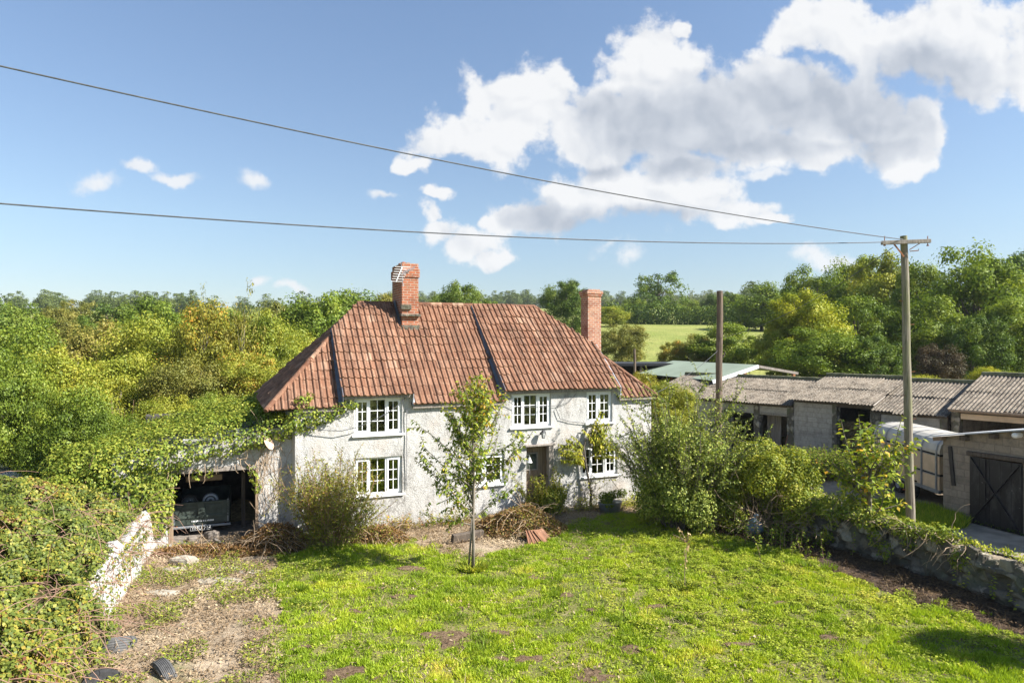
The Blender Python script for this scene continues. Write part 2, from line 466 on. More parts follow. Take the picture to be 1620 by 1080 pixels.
    t.bump(n2, .4, .7); MT['field'] = t.fin(c, .95, .1)
    t = NT('yard_dirt'); v = t.coord('World'); n = t.noise(v, .9, 6, .7); n2 = t.noise(v, 14, 5, .7)
    c = t.mix(t.gray(n, .4, .64), (.2, .16, .11), (.35, .285, .205)); c = t.mix(t.math('MULTIPLY', t.gray(n2, .5, .7), .6), c, (.15, .125, .1))
    t.bump(n2, .03); MT['yard'] = t.fin(c, .95, .1)
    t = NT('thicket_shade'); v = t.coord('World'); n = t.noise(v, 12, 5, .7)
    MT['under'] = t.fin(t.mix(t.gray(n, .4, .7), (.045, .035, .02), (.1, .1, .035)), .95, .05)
    # --- leaves
    MT['lf_mid'] = leaf_mat('leaf_mid', [(0, (.04, .08, .016)), (.5, (.09, .155, .025)), (1, (.165, .225, .04))])
    MT['lf_dark'] = leaf_mat('leaf_dark', [(0, (.024, .055, .014)), (.5, (.056, .11, .024)), (1, (.115, .17, .038))])
    MT['lf_light'] = leaf_mat('leaf_light', [(0, (.07, .12, .02)), (.5, (.145, .2, .032)), (1, (.24, .27, .055))])
    MT['lf_yellow'] = leaf_mat('leaf_yellow', [(0, (.09, .14, .02)), (.5, (.185, .245, .03)), (1, (.3, .32, .05))])
    MT['lf_olive'] = leaf_mat('leaf_olive', [(0, (.06, .085, .025)), (.5, (.12, .145, .04)), (1, (.2, .2, .07))])
    MT['lf_autumn'] = leaf_mat('leaf_autumn', [(0, (.08, .115, .025)), (.6, (.165, .19, .035)), (.88, (.23, .21, .04)), (1, (.3, .14, .035))])
    MT['lf_purple'] = leaf_mat('leaf_purple', [(0, (.022, .022, .022)), (.5, (.05, .043, .04)), (1, (.105, .085, .075))], .25)
    MT['lf_far'] = leaf_mat('leaf_far', [(0, (.03, .06, .025)), (.5, (.06, .10, .035)), (1, (.10, .14, .05))])
    MT['lf_willow'] = leaf_mat('leaf_willow', [(0, (.06, .095, .02)), (.5, (.13, .18, .03)), (.93, (.22, .25, .05)), (1, (.25, .18, .04))], .35)
    MT['lf_silver'] = leaf_mat('leaf_silver', [(0, (.06, .105, .028)), (.5, (.15, .225, .055)), (1, (.28, .34, .125))], .3, .03)
    MT['lf_ivy'] = leaf_mat('leaf_ivy', [(0, (.055, .11, .022)), (.5, (.12, .185, .035)), (1, (.22, .27, .06))], .3, .03)
    MT['lf_bramble'] = leaf_mat('leaf_bramble', [(0, (.022, .042, .013)), (.35, (.055, .092, .022)), (.68, (.115, .155, .034)), (.84, (.215, .215, .045)), (.91, (.11, .06, .035)), (1, (.085, .04, .03))], .3, .03, 0)
    MT['lf_cherry'] = leaf_mat('leaf_cherry', [(0, (.06, .12, .022)), (.5, (.13, .2, .032)), (.93, (.25, .3, .06)), (1, (.42, .28, .04))], .35, .03)
    MT['lf_fern'] = leaf_mat('leaf_fern', [(0, (.08, .11, .05)), (1, (.18, .21, .1))])
    MT['grass'] = leaf_mat('grass_blade', [(0, (.08, .15, .02)), (.5, (.18, .30, .03)), (.85, (.29, .39, .05)), (1, (.40, .38, .14))], .4, .015)
    MT['weed'] = leaf_mat('weed_leaf', [(0, (.1, .17, .028)), (.6, (.21, .29, .05)), (1, (.33, .36, .085))], .35, .02)
    MT['bed'] = plain('bed_soil', (.075, .052, .037), .95, .1, 0, .5, 9, .05)
    MT['litter'] = leaf_mat('dead_leaf', [(0, (.038, .031, .026)), (.4, (.098, .08, .064)), (.75, (.19, .168, .145)), (1, (.285, .28, .265))], .1, .03)
    MT['dry'] = leaf_mat('dry_leaf', [(0, (.05, .035, .022)), (.5, (.125, .083, .05)), (.85, (.22, .16, .09)), (1, (.13, .15, .05))], .2, .03)
# ------------------------------------------------------------------ the cottage: local axes t (along the front), d (inwards), z
HP = np.array([.78, 20.95, 0.0]); HA = math.radians(23.0)
HU = np.array([math.cos(HA), math.sin(HA), 0]); HN = np.array([-math.sin(HA), math.cos(HA), 0])
def HW(t, d, z): return HP + HU * t + HN * d + np.array([0, 0, z])


def wall_grid(m, ts, zs, solid, y0, y1, wob=0.03, seed=3, r=None):
    def pt(i, j, back):
        t, z = ts[i], zs[j]
        if back: return (t, y1, z)
        return (t, y0 + (vnoise(t, z, 1.1, seed) - .5) * 2 * wob + (vnoise(t, z, .28, seed + 5) - .5) * wob * .7, z)
    idx = {}; V = []
    def vid(i, j, b):
        if (i, j, b) not in idx: idx[(i, j, b)] = len(V); V.append(pt(i, j, b))
        return idx[(i, j, b)]
    S = [[solid((ts[i] + ts[i + 1]) / 2, (zs[j] + zs[j + 1]) / 2) for j in range(len(zs) - 1)] for i in range(len(ts) - 1)]
    Fc = []
    for i in range(len(ts) - 1):
        for j in range(len(zs) - 1):
            if not S[i][j]: continue
            for b in (0, 1): Fc.append((vid(i, j, b), vid(i + 1, j, b), vid(i + 1, j + 1, b), vid(i, j + 1, b)))
            for di, dj, a, c in ((-1, 0, (i, j), (i, j + 1)), (1, 0, (i + 1, j), (i + 1, j + 1)), (0, -1, (i, j), (i + 1, j)), (0, 1, (i, j + 1), (i + 1, j + 1))):
                ii, jj = i + di, j + dj
                if 0 <= ii < len(ts) - 1 and 0 <= jj < len(zs) - 1 and S[ii][jj]: continue
                Fc.append((vid(*a, 0), vid(*c, 0), vid(*c, 1), vid(*a, 1)))
    m.add(V, Fc, r)


def splits(a, b, marks, step=.2):
    out = sorted({round(x, 4) for x in [a, b] + [q for q in marks if a < q < b]}); res = []
    for p, q in zip(out[:-1], out[1:]):
        n = max(1, int(math.ceil((q - p) / step))); res += [p + (q - p) * k / n for k in range(n)]
    return res + [out[-1]]


def tile_roof(name, parent, mat, O, U, Vd, u0, u1, length, cuts=(), pitch=.172, row=.345, lift=0.0, seed=1):
    """interlocking roll tiles as relief: O eave origin, U along the eave, Vd up the slope; cuts = [(point, normal to drop)]"""
    O, U, Vd = (np.array(q, float) for q in (O, U, Vd)); U /= np.linalg.norm(U); Vd /= np.linalg.norm(Vd); N = np.cross(U, Vd)
    if N[2] < 0: N = -N
    per = 8; nu = int((u1 - u0) / pitch * per) + 1; nr = int(math.ceil(length / row))
    us = u0 + np.arange(nu + 1) * pitch / per
    ph = (np.arange(nu + 1) % per) / per
    prof = .052 * np.maximum(0, np.cos(2 * math.pi * (ph - .5))) ** .8 + .006 * np.cos(2 * math.pi * ph)
    tile = (np.arange(nu + 1) // (per * 2))
    bm = bmesh.new(); lay = bm.faces.layers.float.new('rnd')
    rg = np.random.default_rng(seed)
    for j in range(nr):
        va, vb = j * row, min((j + 1) * row + .03, length)
        if vb - va < .05: continue
        jit = rg.normal(0, .008, tile.max() + 2)[tile]; slip = np.where(rg.random(tile.max() + 2) < .04, rg.uniform(.02, .07, tile.max() + 2), 0)[tile]
        col = np.clip(rg.beta(1.6, 1.6, tile.max() + 2), 0, 1)[tile] * .36 + .22 + .42 * rg.random(len(tile) // per + 2)[np.arange(len(tile)) // per]
        lo, hi, sk = [], [], []
        for i in range(nu + 1):
            sag = (vnoise(us[i], va, 1.7, seed) - .5) * .11
            base = O + U * us[i] + N * (lift + prof[i] + sag)
            tip = (vnoise(us[i] * 3, va, .3, seed + 9) - .5) * .02 - slip[i]
            lo.append(bm.verts.new(base + Vd * (va + tip) + N * (.024 + jit[i])))
            hi.append(bm.verts.new(base + Vd * vb + N * (.002 + jit[i] * .3)))
            sk.append(bm.verts.new(O + U * us[i] + N * (lift + sag + prof[i] * .5 - .012) + Vd * (va + tip + .004)))
        for i in range(nu):
            for q in ((lo[i], lo[i + 1], hi[i + 1], hi[i]), (sk[i], sk[i + 1], lo[i + 1], lo[i])):
                f = bm.faces.new(q); f[lay] = float(col[i])
    for co, no in cuts:
        bmesh.ops.bisect_plane(bm, geom=bm.verts[:] + bm.edges[:] + bm.faces[:], plane_co=co, plane_no=no, clear_outer=True)
    bmesh.ops.remove_doubles(bm, verts=bm.verts[:], dist=1e-4)
    me = bpy.data.meshes.new(name); bm.to_mesh(me); bm.free()
    return link(name, me, mat, parent)


def window(root, t0, t1, z0, z1, nl, d=.07, narrow=None):
    """white casement window: outer frame, lights with glazing bars, panes, sill"""
    fr = M(); fw = .055
    fr.box(t0, t0 + fw, d, d + .07, z0, z1); fr.box(t1 - fw, t1, d, d + .07, z0, z1)
    fr.box(t0 + fw, t1 - fw, d, d + .07, z1 - fw, z1); fr.box(t0 + fw, t1 - fw, d, d + .07, z0, z0 + fw)
    bars = M(); cl = []; w = (t1 - t0 - 2 * fw)
    wid = [w * k for k in ((.30, .38, .32) if nl == 3 else (.47, .53) if nl == 2 else (1,))]
    x = t0 + fw; gl = []
    for k, ww in enumerate(wid):
        a, b = x, x + ww; x = b
        if k < nl - 1: fr.box(b - .022, b + .022, d - .002, d + .068, z0 + fw, z1 - fw)
        a2, b2 = a + (.022 if k else 0), b - (.022 if k < nl - 1 else 0)
        sash = (k != 1 or nl == 2); sw = .05 if sash else .012; dd = d - .018 if sash else d + .01
        if sash:
            cas = M(); cl.append(cas); cas.box(a2, a2 + sw, dd, dd + .06, z0 + fw, z1 - fw); cas.box(b2 - sw, b2, dd, dd + .06, z0 + fw, z1 - fw)
            cas.box(a2 + sw, b2 - sw, dd, dd + .06, z0 + fw, z0 + fw + sw); cas.box(a2 + sw, b2 - sw, dd, dd + .06, z1 - fw - sw, z1 - fw)
        ga, gb, gz0, gz1 = a2 + sw, b2 - sw, z0 + fw + sw, z1 - fw - sw
        gl.append((ga, gb, gz0, gz1, dd + .035))
        bw = .009; bd = dd + .022
        bars.box((ga + gb) / 2 - bw, (ga + gb) / 2 + bw, bd, bd + .012, gz0, gz1)
        for q in (1, 2):
            zz = gz0 + (gz1 - gz0) * q / 3; bars.box(ga, gb, bd - .001, bd + .011, zz - bw, zz + bw)
    o = fr.build('window', MT['upvc'], root)
    for c_ in cl: c_.build('casement', MT['upvc'], o)
    bars.build('glazing_bars', MT['upvc'], o)
    for g in gl:
        M().box(g[0] - .004, g[1] + .004, g[4], g[4] + .008, g[2] - .004, g[3] + .004).build('pane', MT['clear_glass'], o)
    M().box(t0 - .07, t1 + .07, -.075, d - .003, z0 - .055, z0 - .002).build('sill', MT['upvc'], o, bevel=.008)
    for a, b, lo, mt in CURT.get(round(t0, 2), ()):
        m = M(); n = 14; xs = [t0 + (t1 - t0) * (a + (b - a) * i / n) for i in range(n + 1)]
        pr = [(x, .27 + .022 * math.sin(i * 2.1)) for i, x in enumerate(xs)]
        zl = z0 + (z1 - z0) * lo
        m.add([(x, y, z) for x, y in pr for z in (zl, z1 + .02)], [(2 * i, 2 * i + 2, 2 * i + 3, 2 * i + 1) for i in range(n)]); m.build('curtain', MT[mt], o)
    return o


CURT = {-5.56: [(-.02, .2, 0, 'curtain'), (.84, 1.02, 0, 'curtain')], -.86: [(-.02, .17, 0, 'curtain'), (.3, .98, .62, 'blind')], 1.72: [(.8, 1.02, 0, 'curtain')], 1.5: [(.1, .9, .7, 'blind')], -2.3: [(-.02, .25, 0, 'curtain')]}


def house():
    root = thing('cottage', 'long white rendered cottage with a hipped terracotta tile roof and two brick stacks', 'house', HP, HA)
    D0, ZL, ZR = -.15, 3.40, 6.42
    DH, ZH = -.2, 3.69; RD = 2.9
    RL, RR, EL, ER = -4.86, 1.22, -7.87, 4.3
    sm = (ZR - ZL) / (RD - D0); sh = (ZR - ZH) / (RD - DH)
    B0, B1, D_0, D_1 = -5.88, -3.95, -1.12, 2.85
    # ---- walls
    wins = [(-5.556, -4.22, 2.62, 3.62, 3), (-5.556, -4.22, .93, 1.98, 3), (-.86, .47, 2.60, 3.60, 3), (1.72, 2.67, 2.62, 3.6, 2), (1.5, 2.86, .93, 1.88, 3), (-2.3, -1.1, .95, 1.84, 2)]
    holes = [(w[0], w[1], w[2], w[3]) for w in wins] + [(-.37, .5, 0, 2.0)]
    def solid(t, z):
        if z > 3.42 and not (B0 < t < B1 or D_0 < t < D_1): return False
        return not any(a < t < b and c < z < e for a, b, c, e in holes)
    m = M()
    ts = splits(-7.12, 4.15, [q for h in holes for q in h[:2]] + [B0, B1, D_0, D_1], .22)
    zs = splits(-.15, 3.66, [q for h in holes for q in h[2:]] + [3.42], .22)
    wall_grid(m, ts, zs, solid, 0.0, .42)
    m.build('front_wall', MT['plaster'], root)
    m = M()
    m.add([(-7.12, .01, -.15), (-7.26, .6, -.15), (-7.26, .6, 3.42), (-7.12, .01, 3.42), (-6.8, .42, -.15), (-6.8, .6, -.15), (-6.8, .6, 3.42), (-6.8, .42, 3.42)],
          [(0, 1, 2, 3), (1, 5, 6, 2), (4, 0, 3, 7), (5, 4, 7, 6), (3, 2, 6, 7)])
    m.box(-7.3, -6.9, .6, 5.8, -.15, 3.42); m.box(3.75, 4.15, .42, 5.8, -.15, 3.42); m.box(-6.9, 3.75, 5.4, 5.8, -.15, 3.42)
    m.build('end_wall', MT['plaster'], root)
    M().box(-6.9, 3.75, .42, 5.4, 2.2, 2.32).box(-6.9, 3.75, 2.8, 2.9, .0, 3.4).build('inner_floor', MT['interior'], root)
    # ---- tiles
    Vm = (0, 1, sm); Vh = (0, 1, sh); lm = (RD - D0) * math.hypot(1, sm); lh = (RD - DH) * math.hypot(1, sh)
    hl = ((EL, D0, ZL), Vector((D0 - RD, RL - EL, 0))); hr = ((ER, D0, ZL), Vector((RD - D0, ER - RR, 0)))
    def sl(n, a, b, hi, cuts, sd):
        tile_roof(n, root, MT['tile'], (0, DH if hi else D0, ZH if hi else ZL), (1, 0, 0), Vh if hi else Vm, a, b, lh if hi else lm, cuts, lift=.045 if hi else .0, seed=sd)
    hlp = (Vector(hl[0]), Vector((-(RD - D0), RL - EL, 0))); hrp = (Vector(hr[0]), Vector((RD - D0, ER - RR, 0)))
    sl('roof_slope', EL, B0 + .02, False, [hlp], 21)
    sl('roof_slope', B0 - .03, B1, True, [hlp], 22)
    sl('roof_slope', B1 + .01, D_0, False, [], 23)
    sl('roof_slope', D_0 - .02, D_1, True, [hrp], 24)
    sl('roof_slope', D_1 + .01, ER, False, [hrp], 25)
    le = math.hypot(RL - EL, ZR - ZL)
    tile_roof('roof_slope', root, MT['tile'], (EL, D0, ZL), (0, 1, 0), (RL - EL, 0, ZR - ZL), 0, 6.1, le,
              [(Vector((EL, D0, ZL)), Vector((RD - D0, -(RL - EL), 0))), (Vector((EL, 5.95, ZL)), Vector((RD - D0, RL - EL, 0)))], seed=26)
    tile_roof('roof_slope', root, MT['tile'], (ER, D0, ZL), (0, 1, 0), (RR - ER, 0, ZR - ZL), 0, 6.1, math.hypot(ER - RR, ZR - ZL),
              [(Vector((ER, D0, ZL)), Vector((-(RD - D0), -(ER - RR), 0))), (Vector((ER, 5.95, ZL)), Vector((-(RD - D0), ER - RR, 0)))], seed=27)
    m = M()   # rear slope and the felt under every slope
    m.add([(EL, 5.95, ZL), (ER, 5.95, ZL), (RR, RD, ZR), (RL, RD, ZR)], [(0, 1, 2, 3)])
    m.build('rear_slope', MT['tile'], root)
    m = M(); e = .05
    m.add([(EL + e, D0 + e, ZL - .04), (B0, D0 + e, ZL - .04), (B0, DH + e, ZH - .04), (B1, DH + e, ZH - .04), (B1, D0 + e, ZL - .04), (D_0, D0 + e, ZL - .04), (D_0, DH + e, ZH - .04), (D_1, DH + e, ZH - .04), (D_1, D0 + e, ZL - .04), (ER - e, D0 + e, ZL - .04),
           (RR, RD, ZR - .06), (RL, RD, ZR - .06)], [(0, 1, 11), (2, 3, 11), (4, 5, 10, 11), (6, 7, 10), (8, 9, 10)])
    m.add([(EL + e, D0 + e, ZL - .04), (EL + e, 5.9, ZL - .04), (RL, RD, ZR - .06)], [(0, 1, 2)])
    m.add([(ER - e, D0 + e, ZL - .04), (ER - e, 5.9, ZL - .04), (RR, RD, ZR - .06)], [(0, 1, 2)])
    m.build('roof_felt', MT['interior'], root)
    # ---- ridge and hip caps
    def caps(p, q, n, rad):
        m = M(); p, q = Vector(p), Vector(q)
        for k in range(n):
            a = p.lerp(q, k / n); b = p.lerp(q, (k + 1.04) / n); m.tube([a, b], [rad * .96, rad * 1.04], 10)
        return m
    caps((RL, RD, ZR - .01), (RR, RD, ZR - .01), 16, .085).build('ridge_cap', MT['tile'], root)
    caps((EL, D0, ZL), (RL, RD, ZR), 14, .07).build('hip_cap', MT['tile'], root)
    caps((ER, D0, ZL), (RR, RD, ZR), 14, .07).build('hip_cap', MT['tile'], root)
    # ---- lead cheeks and flashings at the steps in the roof
    zm = lambda d: ZL + sm * (d - D0); zh = lambda d: ZH + sh * (d - DH) + .05
    for t, dt, dtop, mt in ((B0, -1, 1.95, 'lead'), (B1, 1, 2.75, 'zinc'), (D_0, -1, 2.8, 'lead'), (D_1, 1, 1.35, 'zinc')):  # all lead: left cheeks coloured as shaded, right ones as sunlit
        m = M(); m.prism([(t, DH - .02, zh(DH)), (t, dtop, zh(dtop)), (t, dtop, zm(dtop) - .05), (t, D0, zm(D0) - .02)], (dt * .02, 0, 0))
        m.build('roof_cheek', MT[mt], root)
        m = M(); n = 14; w = .1 if mt == 'lead' else .075
        for k in range(n):
            a, b = D0 - .01 + (dtop - D0) * k / n, D0 - .01 + (dtop - D0) * (k + 1) / n
            j0 = .072 + .012 * R.random(); x0 = t + dt * .02; x1 = t + dt * (w * (1 - .6 * k / n) + .02 * R.random())
            m.quad((x0, a, zm(a) + j0 + .03), (x1, a, zm(a) + j0), (x1, b, zm(b) + j0), (x0, b, zm(b) + j0 + .03))
        m.build('flashing', MT[mt if mt == 'lead' else 'zinc'], root)
    # ---- fascia boards
    m = M()
    for a, b, z, dd in ((-7.1, B0, ZL, D0), (B1 + .02, D_0 - .02, ZL, D0), (D_1 + .02, 4.25, ZL, D0)): m.box(a, b, dd + .03, dd + .06, z - .09, z + .015)
    for a, b in ((B0 + .02, B1), (D_0 + .02, D_1)): m.box(a, b, DH + .05, DH + .08, ZH - .06, ZH + .03).box(a, b, DH + .08, .1, ZH - .02, ZH + .01)
    m.build('fascia', MT['grey_wood'], root)
    # ---- stacks
    def stack(name, t0, t1, d0, d1, z0, z1, mat, big):
        o = M().box(t0, t1, d0, d1, z0, z1).build(name, MT[mat], root, bevel=.012)
        if big:
            M().box(t0 - .035, t1 + .035, d0 - .035, d1 + .035, 7.22, 7.5).build('chimney_band', MT[mat], o, bevel=.012)
            m = M(); m.box(t0 - .03, t1 + .03, d0 - .06, d1 + .03, z0, 5.72).box(t0 - .05, t1 + .05, d0 - .12, d0 + .2, 5.98, 6.06).box(t0 - .04, t0 + .3, d0 - .07, d0 + .1, 6.2, 6.36)
            m.build('stone_footing', MT['stone'], o, bevel=.02)
            m = M(); n = 12
            for k in range(n):
                a, b = d0 - .05 + (RD - d0) * k / n, d0 - .05 + (RD - d0) * (k + 1) / n
                m.quad((t0 - .035, a, zm(a) + .2), (t0 - .09, a, zm(a) + .1), (t0 - .09, b, zm(b) + .1), (t0 - .035, b, zm(b) + .2))
            m.build('flashing', MT['slate'], o)
            m = M()
            for k in range(9):    # broken brick course along the top
                a = t0 + .02 + R.random() * (t1 - t0 - .12); c = d0 + .02 + R.random() * (d1 - d0 - .2)
                m.box(a, a + .1, c, c + .2, z1, z1 + .02 + .045 * R.random())
            m.build('loose_brick', MT[mat], o)
        else:
            M().box(t0 - .03, t1 + .03, d0 - .03, d1 + .03, 6.83, 6.91).box(t0 - .055, t1 + .055, d0 - .055, d1 + .055, 6.91, 7.02).box(t0 + .03, t1 - .02, d0 + .03, d1 - .03, 7.02, 7.08).build('chimney_cap', MT[mat], o, bevel=.01)
    stack('chimney', -3.72, -3.18, 2.08, 3.4, 5.2, 7.66, 'brick', True)
    stack('chimney', 3.17, 3.72, 2.5, 3.02, 3.9, 6.95, 'brick_pale', False)
    # ---- windows and door
    for w in wins: window(root, *w)
    m = M(); n = 5
    for k in range(n):
        a, b = -.36 + .85 * k / n, -.36 + .85 * (k + 1) / n
        m.box(a + .004, b - .004, .3, .345 + .004 * (k % 2), .05, 1.97)
    do = m.build('door', MT['brown_wood'], root, bevel=.006)
    M().box(-.30, .1, .275, .299, 1.25, 1.72).build('pane', MT['glass'], do)
    M().box(-.34, .14, .262, .298, 1.72, 1.76).box(-.34, .14, .262, .298, 1.21, 1.25).box(-.34, -.30, .262, .298, 1.25, 1.72).box(.10, .14, .262, .298, 1.25, 1.72).build('pane_frame', MT['grey_wood'], do)
    M().lathe([(0, -.03), (.028, -.02), (.03, 0), (.012, .02), (.012, .05)], (.2, .27, 1.0), 10, 'y').build('handle', MT['black_iron'], do, True)
    pts = [(.42, -.01, -.1), (.41, -.015, .7), (.43, -.01, 1.4), (.42, -.01, 1.98)]
    M().bar(pts[0], pts[1], .17, .2, (0, 1, 0)).bar(pts[1], pts[2], .165, .2, (0, 1, 0)).bar(pts[2], pts[3], .17, .2, (0, 1, 0)).build('door_post', MT['grey_wood'], root, bevel=.02)
    M().box(-.45, .58, -.12, .2, 2.0, 2.05).build('door_lintel', MT['grey_wood'], root, bevel=.01)
    M().box(-.5, .6, -.55, .35, -.05, .04).build('doorstep', MT['dark_stone'], root, bevel=.02)
    # movement crack / old downpipe line
    M().tube([(-4.1, -.045, z) for z in (3.3, 2.5, 1.8, 1.05)], .012, 6).build('conduit', MT['wire_grey'], root)
    return root


def garage():
    root = thing('lean_to_garage', 'open fronted lean-to garage with a pale rendered front at the cottage end', 'garage', HP, HA)
    D = .3
    m = M()
    top = lambda t: 2.95 + (t + 7.3) * .17
    ts = splits(-11.4, -7.1, [-10.08, -8.08], .25); zs = splits(-.2, 3.1, [1.83], .25)
    wall_grid(m, ts, zs, lambda t, z: not (-10.08 < t < -8.08 and z < 1.83) and z < top(t) + .05, D, D + .32, .04, 9)
    m.build('front_wall', MT['plaster'], root)
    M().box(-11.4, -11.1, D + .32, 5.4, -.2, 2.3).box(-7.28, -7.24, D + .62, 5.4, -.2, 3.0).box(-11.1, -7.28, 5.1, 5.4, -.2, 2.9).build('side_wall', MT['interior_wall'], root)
    M().add([(-11.3, D - .05, top(-11.3) - .0), (-7.2, D - .05, top(-7.2)), (-7.2, 5.5, top(-7.2) + .1), (-11.3, 5.5, top(-11.3) + .1), (-11.3, D - .05, top(-11.3) + .05), (-7.2, D - .05, top(-7.2) + .05), (-7.2, 5.5, top(-7.2) + .15), (-11.3, 5.5, top(-11.3) + .15)],
            [(0, 1, 2, 3), (4, 5, 6, 7), (0, 1, 5, 4), (2, 3, 7, 6), (1, 2, 6, 5), (0, 3, 7, 4)]).build('roof', MT['slate'], root)
    M().box(-10.2, -7.98, D - .03, D + .3, 1.83, 1.95).build('lintel', MT['grey_wood'], root, bevel=.015)
    M().box(-10.16, -10.05, D - .02, D + .12, -.1, 1.83).build('door_post', MT['brown_wood'], root, bevel=.01)
    M().box(-8.1, -8.02, D - .02, D + .12, -.1, 1.83).build('door_post', MT['brown_wood'], root, bevel=.01)
    M().box(-11.1, -7.3, D + .1, 5.1, -.1, .012).build('floor_slab', MT['dark_stone'], root)
    M().box(-9.8, -8.9, 1.2, 1.3, 1.44, 1.6).build('hanging_board', MT['brown_wood'], root, bevel=.02)
    M().bar((-8.36, 1.6, 0), (-8.36, 1.6, 2.4), .1, .1, (0, 1, 0)).build('roof_prop', MT['dark_wood'], root)


def lettered(parent, name, text, size, loc, rot, mat, width=None):
    cu = bpy.data.curves.new(name, 'FONT'); cu.body = text; cu.size = size; cu.extrude = .003; cu.align_x = 'CENTER'; cu.align_y = 'CENTER'
    o = bpy.data.objects.new(name, cu); COL.objects.link(o); o.location = loc; o.rotation_euler = rot; o.parent = parent; cu.materials.append(mat)
    bpy.context.view_layer.update(); me = bpy.data.meshes.new_from_object(o.evaluated_get(bpy.context.evaluated_depsgraph_get())); q = link(name, me, None, parent); q.location = loc; q.rotation_euler = rot
    if not me.materials: me.materials.append(mat)
    bpy.data.objects.remove(o); return q


def small_trailer():
    """dark green pressed-steel trailer seen from its tailgate, standing in the garage"""
    root = thing('utility_trailer', 'dark green pressed steel trailer parked in the open garage', 'trailer', HW(-9.42, 1.2, .03), HA - math.radians(2))
    w = .68
    m = M()
    m.box(-w, w, .04, 2.1, .26, .31)
    for s in (-1, 1): m.box(s * w - .02, s * w + .02, .04, 2.1, .31, .86)
    m.box(-w, w, 2.06, 2.1, .31, .86)
    m.build('tub', MT['army_green'], root, bevel=.008)
    # tailgate with two pressed panels
    m = M()
    ts = splits(-w - .02, w + .02, [-.5, -.1, .1, .5], .1); zs = splits(.26, .88, [.5, .78], .07)
    m.box(-w - .02, w + .02, .012, .035, .27, .87)
    m.box(-w - .02, w + .02, -.035, .012, .82, .87)
    for a, b in ((-w - .02, -.52), (-.08, .08), (.52, w + .02)): m.box(a, b, -.035, .012, .5, .82)
    m.box(-w - .02, w + .02, -.0105, .012, .27, .44).box(-w - .02, w + .02, -.035, .012, .44, .5)
    for a, b in ((-.47, -.13), (.13, .47)): m.box(a, b, .0, .012, .55, .77)
    tg = m.build('tailgate', MT['army_green'], root, bevel=.012)
    m = M()
    x = -.24
    for k, ln in enumerate((.02, .035, .16, .035, .02, .17)):
        if k in (2, 5):
            n = int(ln / .028)
            for q in range(n): m.box(x + q * ln / n, x + (q + .85) * ln / n, -.017, -.0125, .335, .335 + .035 + .008 * (q % 2))
        else: m.box(x, x + ln, -.017, -.0125, .335, .372)
        x += ln + .022
    m.build('sticker', MT['white'], tg)
    M().box(-w - .05, w + .05, -.06, .03, .19, .245).build('bumper', MT['galv'], root, bevel=.01)
    pl = M().box(-.27, .27, -.075, -.062, .12, .235).build('number_plate', MT['plate_grey'], root, bevel=.004)
    m = M()
    m.box(-.265, .265, -.079, -.0755, .228, .233).box(-.265, .265, -.079, -.0755, .122, .127).box(-.265, -.26, -.079, -.0755, .127, .228).box(.26, .265, -.079, -.0755, .127, .228).build('plate_edge', MT['plate_char'], pl)
    lettered(pl, 'plate_characters', 'YMU 734', .125, (0, -.0785, .178), (math.pi / 2, 0, 0), MT['plate_char'])
    for s in (-1, 1):
        m = M(); m.lathe([(.11, -.07), (.27, -.075), (.30, -.05), (.30, .05), (.27, .075), (.11, .07)], (s * .62, 1.0, .2), 20, 'x')
        wh = m.build('wheel', MT['rubber'], root, True)
        M().lathe([(.0, -.05), (.15, -.05), (.15, .05), (0, .05)], (s * .62, 1.0, .2), 16, 'x').build('rim', MT['rim_dark'], wh)
        M().lathe([(.0, -.02), (.032, -.02), (.036, .0), (.03, .02)], (s * .6, -.02, .225), 10, 'y').build('tail_light', MT['rust'], root, True)
        M().bar((s * .66, -.02, .3), (s * .66, -.02, .9), .03, .03, (0, 1, 0)).build('corner_post', MT['galv'], root)
    # loose wheels leaning in the tub: things of their own
    for (x, mt, lab) in ((-.3, 'rim_dark', 'dark loose wheel in the trailer, the dimmer of the pair'), (.22, 'rim', 'pale grey rimmed loose wheel standing in the dark green trailer')):
        q = HW(-9.42, 1.2, 0) + HU * x + HN * .3
        o = thing('loose_wheel', lab, 'wheel', (q[0], q[1], .66), HA, 'wheels carried in the trailer')
        rad = .19 if mt == 'rim' else .2
        ty = M().lathe([(rad - .045, -.05), (rad, -.05), (rad + .012, 0), (rad + .012, .12), (rad - .05, .12)], (0, 0, .18), 28, 'y').build('tyre', MT[mt] if mt == 'rim' else MT['rubber'], o, True)
        M().lathe([(rad - .045, -.045), (rad - .06, .0), (.09, .03), (.085, -.01), (.04, -.015), (.035, .03), (0, .03)], (0, 0, .18), 28, 'y').build('rim', MT['rim_dark'], o, True)
        M().lathe([(.095, -.02), (.105, -.03), (.085, -.035), (.05, -.02)], (0, 0, .18), 20, 'y').build('hub_ring', MT[mt], o, True)
        m = M()
        for k in range(5):
            a = 2 * math.pi * k / 5; m.lathe([(0, -.045), (.012, -.04), (.012, -.02)], (math.cos(a) * .065, 0, .18 + math.sin(a) * .065), 8, 'y')
        m.build('wheel_nuts', MT['rim'], o)


